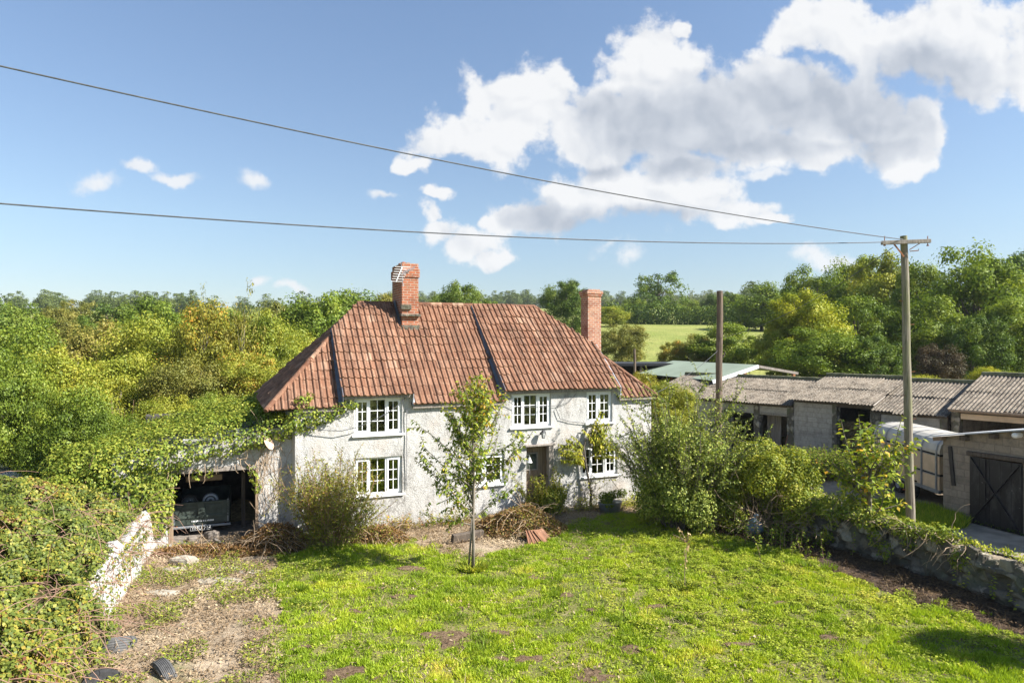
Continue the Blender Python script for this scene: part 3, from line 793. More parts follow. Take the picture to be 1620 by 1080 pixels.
def fixtures():
    # tv aerial strapped to the left stack
    o = thing('tv_aerial', 'old white television aerial strapped to the left brick chimney', 'aerial', HW(-3.72, 2.05, 6.9), HA)
    M().tube([(.02, -.06, .0), (-.06, -.1, .75)], .014, 6).build('mast', MT['galv'], o)
    M().tube([(-.22, -.14, .15), (-.02, -.1, .62)], .012, 6).build('boom', MT['white'], o)
    m = M()
    for k in range(7):
        c = np.array([-.2, -.14, .16]) + np.array([.2, .04, .46]) * k / 6; L = .17 + .012 * k
        m.tube([c - np.array([L, 0, 0]), c + np.array([L, 0, 0])], .008, 5)
    m.build('elements', MT['white'], o)
    m = M()
    for k in range(8):
        c = np.array([.0, -.12, .42]) + np.array([.36, -.02, .2]) * k / 7; m.tube([c - np.array([.03, 0, .07]), c + np.array([.03, 0, .07])], .007, 5)
    m.tube([(0, -.12, .42), (.36, -.14, .62)], .01, 5); m.build('reflector', MT['galv'], o)
    # dish
    q = HW(-7.78, .1, 2.5)
    o = thing('satellite_dish', 'rusting white satellite dish half under the ivy by the garage', 'satellite dish', q, HA)
    a = M(); prof = [(r, .045 - .55 * r * r * 1.9) for r in (0, .06, .12, .17, .205)]
    me = a.lathe(prof + [(.208, prof[-1][1] + .012)] + [(r, z + .012) for r, z in prof[::-1]], (0, 0, 0), 28, 'z').build('reflector', MT['dish'], o, True)
    me.rotation_euler = (math.radians(64), 0, math.radians(52)); me.location = (0, -.12, .05); me.scale = (.82, .98, .82)
    M().tube([(0, -.05, .05), (.0, .1, -.05), (0, .25, -.05)], .018, 6).build('bracket', MT['rust'], o)
    M().tube([(0, -.1, -.08), (.22, -.22, -.02), (.26, -.24, .04)], .011, 6).build('feed_arm', MT['galv'], o)
    # wall lantern over the door
    o = thing('wall_lantern', 'small black carriage lantern on the wall above the cottage door', 'lantern', HW(.12, 0, 2.38), HA)
    M().tube([(0, .02, .0), (0, -.1, .02), (0, -.17, .12)], .012, 6).lathe([(0, -.02), (.04, -.015), (.04, .01), (0, .012)], (0, .0, 0), 10, 'y').build('bracket', MT['black_iron'], o)
    M().lathe([(.045, 0), (.075, .17)], (0, -.17, -.12), 6).build('lamp_glass', MT['plate_char'], o)
    m = M().lathe([(.09, .05), (.05, .1), (.015, .13), (0, .15)], (0, -.17, 0), 6).lathe([(0, -.02), (.05, -.01), (.05, .01), (0, .012)], (0, -.17, -.12), 6)
    for k in range(6):
        a = 2 * math.pi * k / 6; m.bar((.045 * math.cos(a), -.17 + .045 * math.sin(a), -.12), (.078 * math.cos(a), -.17 + .078 * math.sin(a), .05), .01, .01)
    m.build('lantern_cage', MT['black_iron'], o)
    # bell
    o = thing('door_bell', 'small white bell hanging on the left jamb of the cottage door', 'bell', HW(-.33, -.06, 1.62), HA)
    M().lathe([(.02, .07), (.035, .05), (.045, 0), (.075, -.07), (.09, -.09), (.085, -.085), (.04, 0), (0, .03)], (0, -.08, 0), 16).build('bell_cup', MT['white'], o, True)
    M().tube([(0, .09, .12), (0, -.08, .13), (0, -.08, .06)], .012, 6).build('bracket', MT['galv'], o)
    M().tube([(0, -.08, 0), (.0, -.08, -.16), (.01, -.08, -.45)], .006, 5).build('bell_cord', MT['wire_grey'], o)
    # cables slung over the front
    def cable(pts, lab, rad=.011):
        q = [HW(*p) for p in pts]; m = M(); sm_ = []
        for i in range(len(q) - 1):
            for k in range(6): sm_.append(q[i] + (q[i + 1] - q[i]) * k / 6)
        sm_.append(q[-1]); m.tube(sm_, rad, 5)
        o = m.build('service_cable', MT['wire']); tag(o, lab, 'cable', 'service cables on the cottage front', 'thing')
    cable([(-7.0, -.1, 2.98), (-6.5, -.14, 2.83), (-5.95, -.16, 2.78), (-5.5, -.17, 2.86), (-4.9, -.16, 3.1), (-4.45, -.14, 3.35), (-4.15, -.1, 3.62)], 'dark cable sagging across the upper left window of the cottage')
    cable([(-1.0, -.1, 3.4), (-.7, -.1, 3.22), (.0, -.1, 3.2), (.7, -.06, 3.22), (1.05, -.05, 3.3), (1.3, -.05, 3.55)], 'thin cable crossing the upper middle window of the cottage', .008)
    cable([(.95, -.05, 3.5), (.62, -.05, 3.1), (.75, -.05, 2.8), (1.1, -.05, 2.7), (1.7, -.05, 2.62)], 'looped cable on the white wall between the two upper right windows', .01)
# ------------------------------------------------------------------ ground
def terr(x, y):
    x = np.asarray(x, float); y = np.asarray(y, float)
    z = np.interp(y, [-100, 40, 52, 66, 100, 130, 200, 320, 500, 900], [-.32, -.32, .6, 3.0, 6.6, 8.6, 12, 18, 30, 44])
    return z + np.clip((y - 60) / 100, 0, 1) * (vnoise(x, y, 60, 4) - .5) * 3


def gz(x, y):
    return (vnoise(x, y, 2.2, 8) - .5) * .09 + (vnoise(x, y, .5, 12) - .5) * .03


def sheet(name, xs, ys, zf, mat, poly=None, dz=0.0, rag=0.0):
    X, Y = np.meshgrid(xs, ys); Z = zf(X, Y) + dz
    nx, ny = len(xs), len(ys)
    i = np.arange(nx * ny).reshape(ny, nx)
    f = np.stack([i[:-1, :-1], i[:-1, 1:], i[1:, 1:], i[1:, :-1]], -1).reshape(-1, 4)
    if poly is not None:
        cx = X.ravel()[f].mean(1); cy = Y.ravel()[f].mean(1)
        jx = cx + (vnoise(cx, cy, .45, 31) - .5) * rag; jy = cy + (vnoise(cx, cy, .45, 37) - .5) * rag
        f = f[in_poly(jx, jy, poly)]
    o = link(name, np_mesh(name, np.stack([X, Y, Z], -1).reshape(-1, 3), f, smooth=True), mat)
    return tag(o, kind='structure')


STONE_LINE = [(12.6, 6.5), (11.3, 10.0), (10.2, 12.6), (9.3, 15.5), (8.0, 17.8), (6.7, 20.2), (5.9, 22.6)]
LAWN = [tuple(G(*p)[:2]) for p in ((432, 905), (428, 885), (470, 874), (560, 862), (640, 854), (700, 876), (770, 880), (850, 858), (890, 830), (985, 812), (1020, 818))] + \
       [tuple(G(*p)[:2]) for p in ((1100, 844), (1190, 856), (1265, 878), (1335, 910), (1430, 946), (1550, 984), (1645, 1022), (1800, 1102))] + [(11.2, 6.0), (-1.9, 6.0)] + \
       [tuple(G(*p)[:2]) for p in ((448, 1075), (452, 1010), (440, 960))]
PATCH = [(700, 1012, 1.05, .42), (648, 899, .5, .2), (905, 886, .45, .16), (640, 943, .28, .14), (558, 967, .3, .16), (1030, 962, .5, .2), (930, 965, .3, .15), (565, 1068, .5, .3), (955, 1072, .5, .25), (1155, 1020, .4, .15),
         (840, 915, .4, .2), (735, 960, .35, .15), (1060, 935, .3, .15), (890, 940, .3, .12), (780, 1000, .3, .15), (1240, 955, .35, .12), (1190, 925, .3, .1), (820, 1040, .4, .2), (480, 1030, .3, .2), (1300, 1010, .3, .14), (1010, 1030, .35, .2), (600, 930, .3, .1)]
PATCHW = [(G(a, b)[0], G(a, b)[1], c, d) for a, b, c, d in PATCH]
WORN = [tuple(G(*p)[:2]) for p in ((905, 890), (985, 905), (995, 940), (985, 985), (960, 1030), (960, 1080), (900, 1080), (940, 1000), (960, 950), (880, 920))]


def bare(x, y):
    b = np.zeros(np.shape(x))
    for px, py, a, c in PATCHW:
        q = ((x - px) / a) ** 2 + ((y - py) / c) ** 2
        b = np.maximum(b, np.clip(1.25 - q - (vnoise(x, y, .22, 44, 4) - .38) * 4.0, 0, 1))
    return b


def grounds():
    xs = np.concatenate([np.linspace(-900, -60, 18), np.linspace(-50, 60, 56), np.linspace(75, 900, 18)])
    ys = np.concatenate([np.linspace(-80, 30, 12), np.linspace(34, 220, 63), np.linspace(240, 900, 30)])
    sheet('ground', xs, ys, terr, MT['field'])
    right = [(x, y) for x, y in STONE_LINE]
    gp = [(-24, 4), (13.6, 4)] + right + [(5.5, 28), (-14, 28), (-24, 24)]
    sheet('garden_ground', np.arange(-24, 14, .22), np.arange(4, 28.2, .22), gz, MT['earth'], gp)
    sheet('lawn', np.arange(-6.5, 11.5, .1), np.arange(6, 21, .1), gz, MT['lawn'], LAWN, .014, .35)
    # bare molehill soil, slightly heaped
    xs, ys = np.arange(-5, 8, .05), np.arange(9.5, 17, .05)
    X, Y = np.meshgrid(xs, ys); Bm = bare(X, Y); Z = gz(X, Y) + .018 + .035 * Bm * vnoise(X, Y, .12, 5)
    nx, ny = len(xs), len(ys); i = np.arange(nx * ny).reshape(ny, nx)
    f = np.stack([i[:-1, :-1], i[:-1, 1:], i[1:, 1:], i[1:, :-1]], -1).reshape(-1, 4)
    f = f[Bm.ravel()[f].mean(1) > .3]
    tag(link('soil_patches', np_mesh('soil_patches', np.stack([X, Y, Z], -1).reshape(-1, 3), f, smooth=True), MT['soil']), kind='structure')
    bedp = [tuple(G(*p)[:2]) for p in ((1120, 840), (1200, 862), (1262, 886), (1330, 918), (1425, 952), (1545, 990), (1645, 1030), (1800, 1110))] + [(11.6, 6.0), (12.6, 6.0)] + STONE_LINE[:6]
    sheet('flower_bed', np.arange(4, 13, .1), np.arange(5.5, 21, .1), gz, MT['bed'], bedp, .008, .5)
    # farm yard beyond the stone wall
    yp = [(13.8, 4), (40, 4), (40, 30), (22, 28), (12.5, 36), (9.5, 36), (7, 27), (6.2, 22.6)] + STONE_LINE[::-1][1:]
    sheet('yard', np.arange(5, 40, .3), np.arange(4, 36, .3), lambda x, y: -.30 + (vnoise(x, y, 1.5, 77) - .5) * .05, MT['yard'], yp)
    ap = [tuple(G(*p, -.2)[:2]) for p in ((1478, 818), (1540, 827), (1640, 852), (1700, 900), (1560, 868), (1480, 836))]
    o = sheet('concrete_apron', np.arange(11, 17, .08), np.arange(13, 24, .08), lambda x, y: -.235 + 0 * x, MT['concrete'], ap, 0, .25)


def grass():
    x0, x1, y0, y1 = -6, 11.5, 7.5, 21; n = 1000000
    x = R.uniform(x0, x1, n); y = y0 + (y1 - y0) * R.random(n) ** 1.25
    jt = np.where(R.random(n) < .35, 1.9, .6)
    k = in_poly(x + (vnoise(x, y, .45, 31) - .5) * jt, y + (vnoise(x, y, .45, 37) - .5) * jt, LAWN)
    x, y = x[k], y[k]
    dens = vnoise(x, y, .8, 61, 4); b = bare(x, y)
    worn = in_poly(x, y, WORN)
    tuft = vnoise(x, y, .17, 63, 2)
    keep = (R.random(len(x)) < np.clip((dens - .28) * 3.6, .3, 1) * np.clip((tuft - .33) * 3.4, .35, 1)) & (b < .12 + .75 * R.random(len(x))) & (~worn | (R.random(len(x)) < .22 + .5 * (vnoise(x, y, .5, 65) > .55)))
    x, y = x[keep], y[keep]; n = len(x)
    tall = .5 * vnoise(x, y, .55, 71, 3) + .5 * vnoise(x, y, .17, 63, 2)
    h = (.02 + .075 * np.clip((tall - .35) * 2.8, 0, 1)) * R.uniform(.6, 1.3, n)
    z = gz(x, y) + .012
    a = R.uniform(0, 2 * np.pi, n); w = .0075 + .006 * R.random(n)
    lean = np.stack([np.cos(a * 3.1), np.sin(a * 3.1)], 1) * (h * R.uniform(.2, .9, n))[:, None]
    p0 = np.stack([x - np.cos(a) * w, y - np.sin(a) * w, z], 1); p1 = np.stack([x + np.cos(a) * w, y + np.sin(a) * w, z], 1)
    p2 = np.stack([x + lean[:, 0], y + lean[:, 1], z + h], 1)
    v = np.stack([p0, p1, p2], 1).reshape(-1, 3)
    col = np.clip(.75 * vnoise(x, y, 1.1, 19, 4) + .3 * vnoise(x, y, .3, 23) + .36 * R.random(n) - .2, 0, 1)
    o = link('grass', np_mesh('grass', v, np.arange(n * 3).reshape(n, 3), col), MT['grass'])
    tag(o, kind='stuff')
    # low broad-leaved weeds, thick on the right of the lawn
    n = 420000
    x = R.uniform(-6, 11.5, n); y = R.uniform(8, 21, n)
    k = in_poly(x + (vnoise(x, y, .45, 31) - .5) * .8, y + (vnoise(x, y, .45, 37) - .5) * .8, LAWN); x, y = x[k], y[k]
    clump = .5 * vnoise(x, y, .32, 91, 2) + .5 * vnoise(x, y, .13, 93, 1); side = np.clip((x - 1.0 - (vnoise(x, y, 2.5, 97) - .5) * 6) / 2.5, 0.1, 1) * np.clip((y - 10) / 4, .25, 1)
    k = (clump > .53 - .08 * side) & (R.random(len(x)) < side * .95 + .03) & (bare(x, y) < .5); x, y, cl = x[k], y[k], clump[k]; n = len(x)
    z = gz(x, y) + .02 + (cl - .45) * .38 * R.uniform(.2, 1, n)
    dr = norm(np.stack([R.normal(size=n), R.normal(size=n), R.uniform(-.3, .35, n)], 1)); nr = norm(np.array([0, 0, 1.0]) + unit(n) * .55)
    vf = leaves(np.stack([x, y, z], 1), dr, nr, R.uniform(.03, .065, n), R.uniform(.022, .045, n))
    o = leaf_obj('weeds', [vf], MT['weed'], None, np.clip(vnoise(x, y, .9, 15) * .6 + .5 * R.random(n) - .05, 0, 1)); tag(o, kind='stuff')
    # coarse dark tussocks and dry grass in the lawn
    rg = np.random.default_rng(17); P0, D0, N0, L0, W0, C0 = [], [], [], [], [], []
    for q in range(150):
        cx, cy = rg.uniform(-5.5, 10), rg.uniform(9, 18.5)
        if not in_poly(np.array([cx]), np.array([cy]), LAWN)[0]: continue
        m_ = int(rg.uniform(40, 190)); rr = rg.uniform(.08, .3); hh = rg.uniform(.08, .2); dry = rg.random() < .3
        a = rg.uniform(0, 6.28, m_); r = rr * np.sqrt(rg.random(m_)); x, y = cx + r * np.cos(a), cy + r * np.sin(a) * .8
        P0.append(np.stack([x, y, gz(x, y) + .01], 1)); D0.append(np.stack([np.cos(a) * .55 + rg.normal(size=m_) * .3, np.sin(a) * .55 + rg.normal(size=m_) * .3, np.ones(m_)], 1)); N0.append(unit(m_)); L0.append(hh * rg.uniform(.5, 1.1, m_)); W0.append(np.full(m_, .014 if not dry else .008)); C0.append(rg.uniform(.0, .35, m_) if not dry else rg.uniform(.88, 1, m_))
    o = leaf_obj('grass_tussocks', [leaves(np.concatenate(P0), np.concatenate(D0), np.concatenate(N0), np.concatenate(L0), np.concatenate(W0))], MT['grass'], None, np.concatenate(C0)); tag(o, kind='stuff')
    # dead leaves and straw on the drive and under the stone wall
    n = 230000
    x = R.uniform(-10, 12, n); y = R.uniform(8, 21.5, n)
    inl = in_poly(x + (vnoise(x, y, .45, 31) - .5) * .6, y + (vnoise(x, y, .45, 37) - .5) * .6, LAWN)
    wl = np.interp(y, [q[1] for q in STONE_LINE], [q[0] for q in STONE_LINE])
    # keep off the house
    q = np.stack([x - HP[0], y - HP[1]], 1); t = q @ HU[:2]; d = q @ HN[:2]
    house_in = ((d > .0) & (t > -7.2)) | ((d > .7) & (t <= -7.2))
    k = (x < wl - .2) & ~house_in & ((~inl & (R.random(n) < .9)) | (R.random(n) < .02 + .22 * (vnoise(x, y, .9, 57, 3) > .6))) & (vnoise(x, y, .5, 52, 3) > .33)
    x, y = x[k], y[k]; n = len(x)
    z = gz(x, y) + .01 + R.random(n) ** 2 * .09
    dr = norm(np.stack([R.normal(size=n), R.normal(size=n), R.normal(size=n) * .35], 1)); nr = norm(np.array([0, 0, 1.0]) + unit(n) * .6)
    st = R.random(n) < .55
    vf = leaves(np.stack([x, y, z], 1), dr, nr, np.where(st, R.uniform(.1, .3, n), R.uniform(.03, .075, n)), np.where(st, .009, R.uniform(.02, .05, n)))
    col = np.clip(vnoise(x, y, .7, 29, 4) * .9 + .4 * (R.random(n) - .4), 0, 1)
    col = np.where(x > 4.5, col * .42, col * .8 + .36)     # rotted darker mulch along the wall bed
    o = leaf_obj('leaf_litter', [vf], MT['litter'], None, col); tag(o, kind='stuff')
    # green weeds dotted over the drive
    n = 38000
    x = R.uniform(-9, -3.5, n); y = R.uniform(9, 17.5, n); k = (vnoise(x, y, .6, 131, 3) > .53) & (x > -8.9 + (16.6 - y) * .3); x, y = x[k], y[k]; n = len(x)
    z = gz(x, y) + .02 + R.random(n) * .09
    dr = norm(np.stack([R.normal(size=n), R.normal(size=n), R.uniform(-.2, .7, n)], 1)); nr = norm(np.array([0, 0, 1.0]) + unit(n) * .6)
    o = leaf_obj('drive_weeds', [leaves(np.stack([x, y, z], 1), dr, nr, R.uniform(.03, .08, n), R.uniform(.02, .04, n))], MT['lf_ivy']); tag(o, kind='stuff')


# ------------------------------------------------------------------ walls of the garden
def wall_x(y): return -8.9 + (16.8 - y) * .33
def garden_walls():
    m = M(); n = 60; V = []; 
    ys = np.linspace(17.2, 11.75, n)
    for y in ys:
        x = wall_x(y) + (vnoise(y, 0, .8, 3) - .5) * .16; h = 1.02 + (vnoise(y, 5, .5, 6) - .5) * .34
        b = (vnoise(y, 9, .4, 2) - .5) * .1
        V += [(x + .06 + b, y, -.1), (x + .03 + b * .5, y, h * .5), (x - .03, y, h * .93), (x - .12, y, h), (x - .3, y, h - .03), (x - .36, y, -.1)]
    Fc = [(i * 6 + k, i * 6 + k + 1, (i + 1) * 6 + k + 1, (i + 1) * 6 + k) for i in range(n - 1) for k in range(5)]
    Fc += [(0, 1, 2, 3, 4, 5), tuple((n - 1) * 6 + k for k in range(6))]
    m.add(V, Fc)
    o = m.build('garden_wall', MT['whitewash']); tag(o, 'low whitewashed garden wall beside the drive, half under brambles', 'wall', kind='thing')
    # rubble wall on the right: a rough core and its irregular coping stones
    pts = np.array(STONE_LINE); seg = np.linalg.norm(np.diff(pts, axis=0), axis=1); cum = np.concatenate([[0], np.cumsum(seg)])
    def at(s):
        return np.array([np.interp(s, cum, pts[:, 0]), np.interp(s, cum, pts[:, 1])])
    root = thing('stone_wall', 'grey rubble stone garden wall with a broken top along the right of the lawn', 'wall', (*at(4), 0))
    org = np.array([*at(4), 0])
    m = M(); L = cum[-1]; ns = int(L / .06); nz = 17; V = []
    for i in range(ns + 1):
        s = L * i / ns; p = at(s); q = at(min(s + .05, L)) - at(max(s - .05, 0)); q /= np.linalg.norm(q); nn = np.array([-q[1], q[0]])   # towards the lawn
        h = .66 + .12 * (vnoise(s, 0, .7, 5) - .5) + .1 * (vnoise(s, 3, .25, 9) - .5)
        for j in range(nz):
            z = -.35 + (h + .35) * j / (nz - 1)
            e = .2 + (vnoise(s * 1.0, z * 1.7, .26, 21, 2) - .5) * .34 + (vnoise(s, z, .11, 25, 1) - .5) * .09 - .05 * max(z, 0)
            c = p + nn * e; V.append((c[0] - org[0], c[1] - org[1], z))
        c = p - nn * .22; V.append((c[0] - org[0], c[1] - org[1], h)); V.append((c[0] - org[0], c[1] - org[1], -.4))
    w = nz + 2
    m.add(V, [(i * w + k, (i + 1) * w + k, (i + 1) * w + k + 1, i * w + k + 1) for i in range(ns) for k in range(w - 1)])
    m.build('wall_core', MT['stone'], root)
    m = M(); s = .1
    rg = np.random.default_rng(5)
    while s < L - .2:
        ln = rg.uniform(.16, .42); hh = rg.uniform(.2, .44); p = at(s + ln / 2); q = at(min(s + ln, L)) - at(s); q /= np.linalg.norm(q); nn = np.array([-q[1], q[0]])
        pts8 = []
        for a, b, c in ((-1, -1, 0), (1, -1, 0), (1, 1, 0), (-1, 1, 0), (-.8, -.8, 1), (.8, -.8, 1), (.75, .8, 1), (-.8, .75, 1)):
            r = p + q * a * ln / 2 * rg.uniform(.75, 1.05) + nn * b * .2 * rg.uniform(.7, 1.15)
            pts8.append((r[0] - org[0], r[1] - org[1], .56 + c * hh * rg.uniform(.7, 1.15)))
        m.add(pts8, [(3, 2, 1, 0), (4, 5, 6, 7), (0, 1, 5, 4), (1, 2, 6, 5), (2, 3, 7, 6), (3, 0, 4, 7)])
        s += ln * rg.uniform(.8, 1.0)
    m.build('coping_stones', MT['stone'], root, bevel=.025)
    return at, L


# ------------------------------------------------------------------ brambles on the left bank
def bramble_h(w, y):
    lump = (vnoise(w, y, 1.7, 201, 3) - .5) * .95 + (vnoise(w, y, .45, 203, 2) - .5) * .42
    far = np.clip((y - 8.5) / 8, 0, 1)
    h = .95 + (.6 + .45 * far) * np.clip(w / 2.6, 0, 1) ** .8 - np.clip((y - 15.2) / 2.3, 0, 1) * np.clip((w - 1.6) / 1.4, 0, 1) * .95
    hn = np.clip(1.1 + w * 2.2, 0.02, .95)                      # the apron that spills over the wall
    return np.where(w < 0, hn, h) + lump * np.clip((w + 1.0) / 1.4, .25, 1)


def brambles():
    ws = np.concatenate([np.arange(-.9, 3.4, .12), np.arange(3.4, 15, .4)]); ys = np.arange(6.5, 18.6, .15)
    Wg, Yg = np.meshgrid(ws, ys); Z = bramble_h(Wg, Yg) - .30; X = wall_x(Yg) - Wg
    nx, ny = len(ws), len(ys); i = np.arange(nx * ny).reshape(ny, nx)
    f = np.stack([i[:-1, :-1], i[1:, :-1], i[1:, 1:], i[:-1, 1:]], -1).reshape(-1, 4)
    cw = Wg.ravel()[f].mean(1); cy = Yg.ravel()[f].mean(1)
    spill = (cy < 12.3 + (vnoise(cw, cy, .6, 8) - .5) * 2.0)
    okm = (cw > .14) | (spill & (cw > -.3)); okm &= ~((cy > 16.9) & (cw < .75))
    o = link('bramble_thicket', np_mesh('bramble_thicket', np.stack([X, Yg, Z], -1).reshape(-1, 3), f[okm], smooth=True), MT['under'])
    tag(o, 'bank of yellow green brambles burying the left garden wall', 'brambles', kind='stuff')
    root = o
    n = 210000
    w = R.uniform(-1, 1, n); w = np.where(R.random(n) < .78, R.uniform(-.95, 4.2, n), R.uniform(3.5, 13, n)); y = 7.2 + 11.2 * R.random(n) ** .9
    spill = y < 12.4 + (vnoise(w, y, .6, 8) - .5) * 2.4 + (R.random(n) - .5) * .8
    k = (w > .06 + .14 * R.random(n)) | (spill & (w > -.42)) ; k &= ~((y > 17.0) & (w < .5))
    k &= vnoise(w, y, .35, 211, 2) > .37
    w, y = w[k], y[k]; n = len(w)
    h = bramble_h(w, y); e = .06
    gw = (bramble_h(w + e, y) - bramble_h(w - e, y)) / (2 * e); gy = (bramble_h(w, y + e) - bramble_h(w, y - e)) / (2 * e)
    nr = norm(np.stack([gw, -gy, np.ones(n)], 1)); nr = norm(nr + np.array([.25, -.15, 0]) + unit(n) * .5)
    p = np.stack([wall_x(y) - w, y, h], 1) + nr * (R.random(n)[:, None] ** 1.5 * -.32 + .03)
    p[:, 2] = np.maximum(p[:, 2], .03)
    dr = norm(np.cross(nr, unit(n)) + np.array([.1, -.1, -.4]))
    L = R.uniform(.035, .085, n)
    col = np.clip(.62 * vnoise(w, y, 1.1, 221, 3) + .62 * R.random(n) - .12, 0, 1)
    leaf_obj('foliage', [leaves(p, dr, nr, L, L * .72, .18)], MT['lf_bramble'], root, col)
    n = 5200; y = R.uniform(8.8, 17.2, n); k = vnoise(y, y * 0, .55, 71, 2) + .25 * (R.random(n) - .5) > .5; k &= R.random(n) < .22; y = y[k]; n = len(y)
    e = np.abs(R.normal(0, .3, n)); p = np.stack([wall_x(y) + .1 + .06 * R.random(n) - .1 * (e < .1), y, np.maximum(1.0 - e, .05)], 1)
    leaf_obj('hanging_sprays', [leaves(p, norm(np.array([.3, 0, -.7]) + unit(n) * .7), norm(np.array([1., -.2, .4]) + unit(n) * .5), R.uniform(.045, .09, n), R.uniform(.03, .06, n))], MT['lf_bramble'], root)
    m = M()
    for k in range(800):
        y0 = R.uniform(8, 17); w0 = R.uniform(-.1, 4.5) if R.random() < .8 else R.uniform(-.6, .4)
        if w0 < .1 and y0 > 12.3: w0 += .3
        b = np.array([wall_x(y0) - w0, y0, float(bramble_h(np.array(w0), np.array(y0))) - .12])
        pts = shoot(b, (R.normal(), R.normal() * .8, R.uniform(.1, .8)), R.uniform(.5, 1.5), 7, .12, -1.3)
        m.tube(pts, list(np.linspace(.008, .0035, 8)), 4, cap=False)
    m.build('canes', MT['cane'], root)


def ivy():
    """ivy over the garage roof, hanging down its front and up to the cottage eave"""
    root = thing('ivy', 'dense green ivy smothering the garage roof and the cottage corner', 'ivy', HW(-9, .5, 2.0), HA)
    def B(t, d, z, a, b, c): return (np.array([t + 9, d - .5, z - 2.0]), (a, b, c))
    bl = []
    rg = np.random.default_rng(3)
    for t in np.arange(-12.7, -6.3, .26):
        DF = -.26
        zt = 2.52 + (t + 9) * .23 if t < -7.3 else 2.98 + (t + 7.3) * .12
        bl.append(B(t, .2 + rg.uniform(-.1, .1), zt + rg.uniform(-.1, .14), .3, .34, .3 * rg.uniform(.8, 1.25)))
        if t < -7.5: bl.append(B(t + .1, 1.0 + rg.uniform(-.2, .3), zt + .22 + rg.uniform(-.1, .2), .42, .5, .3)); bl.append(B(t, 2.0 + rg.uniform(-.3, .3), zt + .25 + rg.uniform(-.1, .25), .5, .6, .3))
        if t < -7.5: bl.append(B(t, 3.4, zt + .3, .6, .8, .35)); bl.append(B(t, 4.7, zt + .32, .6, .9, .4))
        if t < -10.1: bl.append(B(t, .3 + rg.uniform(-.1, .1), zt - .24, .24, .2, .3 * rg.uniform(.6, 1.3)))
    for t, z, r in ((-6.4, 3.2, .2), (-6.15, 3.3, .18), (-5.95, 3.42, .15), (-5.75, 3.5, .13), (-5.6, 3.45, .1), (-6.8, 3.3, .24), (-6.95, 3.6, .16), (-6.75, 3.75, .1), (-7.05, 3.15, .25), (-7.2, 3.0, .22)):
        bl.append(B(t, -.12, z, r * 1.2, .15, r))
    for k in range(75):     # curtain on the pier left of the opening
        z = rg.uniform(.3, 2.45); bl.append(B(-10.25 - abs(rg.normal(0, .65)), .2, z, .3, .14, .26))
    for t, z in ((-8.2, 1.85), (-8.12, 1.6), (-8.06, 1.35), (-9.5, 1.82), (-9.2, 1.86), (-10.0, 1.8)): bl.append(B(t, .24, z, .1, .09, .13))
    vf = blob_leaves(bl, 90000, .075, .064, .8, .4, .6, .4)
    leaf_obj('foliage', [vf], MT['lf_ivy'], root)
    m = M()
    for k in range(26):
        t = rg.uniform(-10.3, -7.7); b = np.array([t + 9, -.32 + rg.uniform(-.1, .05), rg.uniform(-.1, .4)])
        pts = shoot(b, (rg.normal() * .8, -.3, -1), rg.uniform(.12, .7), 6, .3, -.4); m.tube(pts, list(np.linspace(.012, .004, 7)), 4, cap=False)
    m.build('dead_stems', MT['dead_stem'], root)
    m = M()
    for k in range(70):     # bare stems crawling on the white pier
        b = np.array([rg.uniform(-8.0, -7.35) + 9, -.03 if True else 0, rg.uniform(-1.4, .7)])
        pts = shoot(b, (rg.normal() * .7, 0, 1), rg.uniform(.3, .9), 6, .22, .3); pts[:, 1] = -.26; m.tube(pts, .006, 4, cap=False)
    m.build('bare_stems', MT['dead_stem'], root)
# ------------------------------------------------------------------ garden plants and clutter
def stems_to(root, polys, r0, r1, mat, name='stems', n=5):
    m = M()
    for p in polys: m.tube(p, list(np.linspace(r0, r1, len(p))), n, cap=False)
    return m.build(name, mat, root, True)


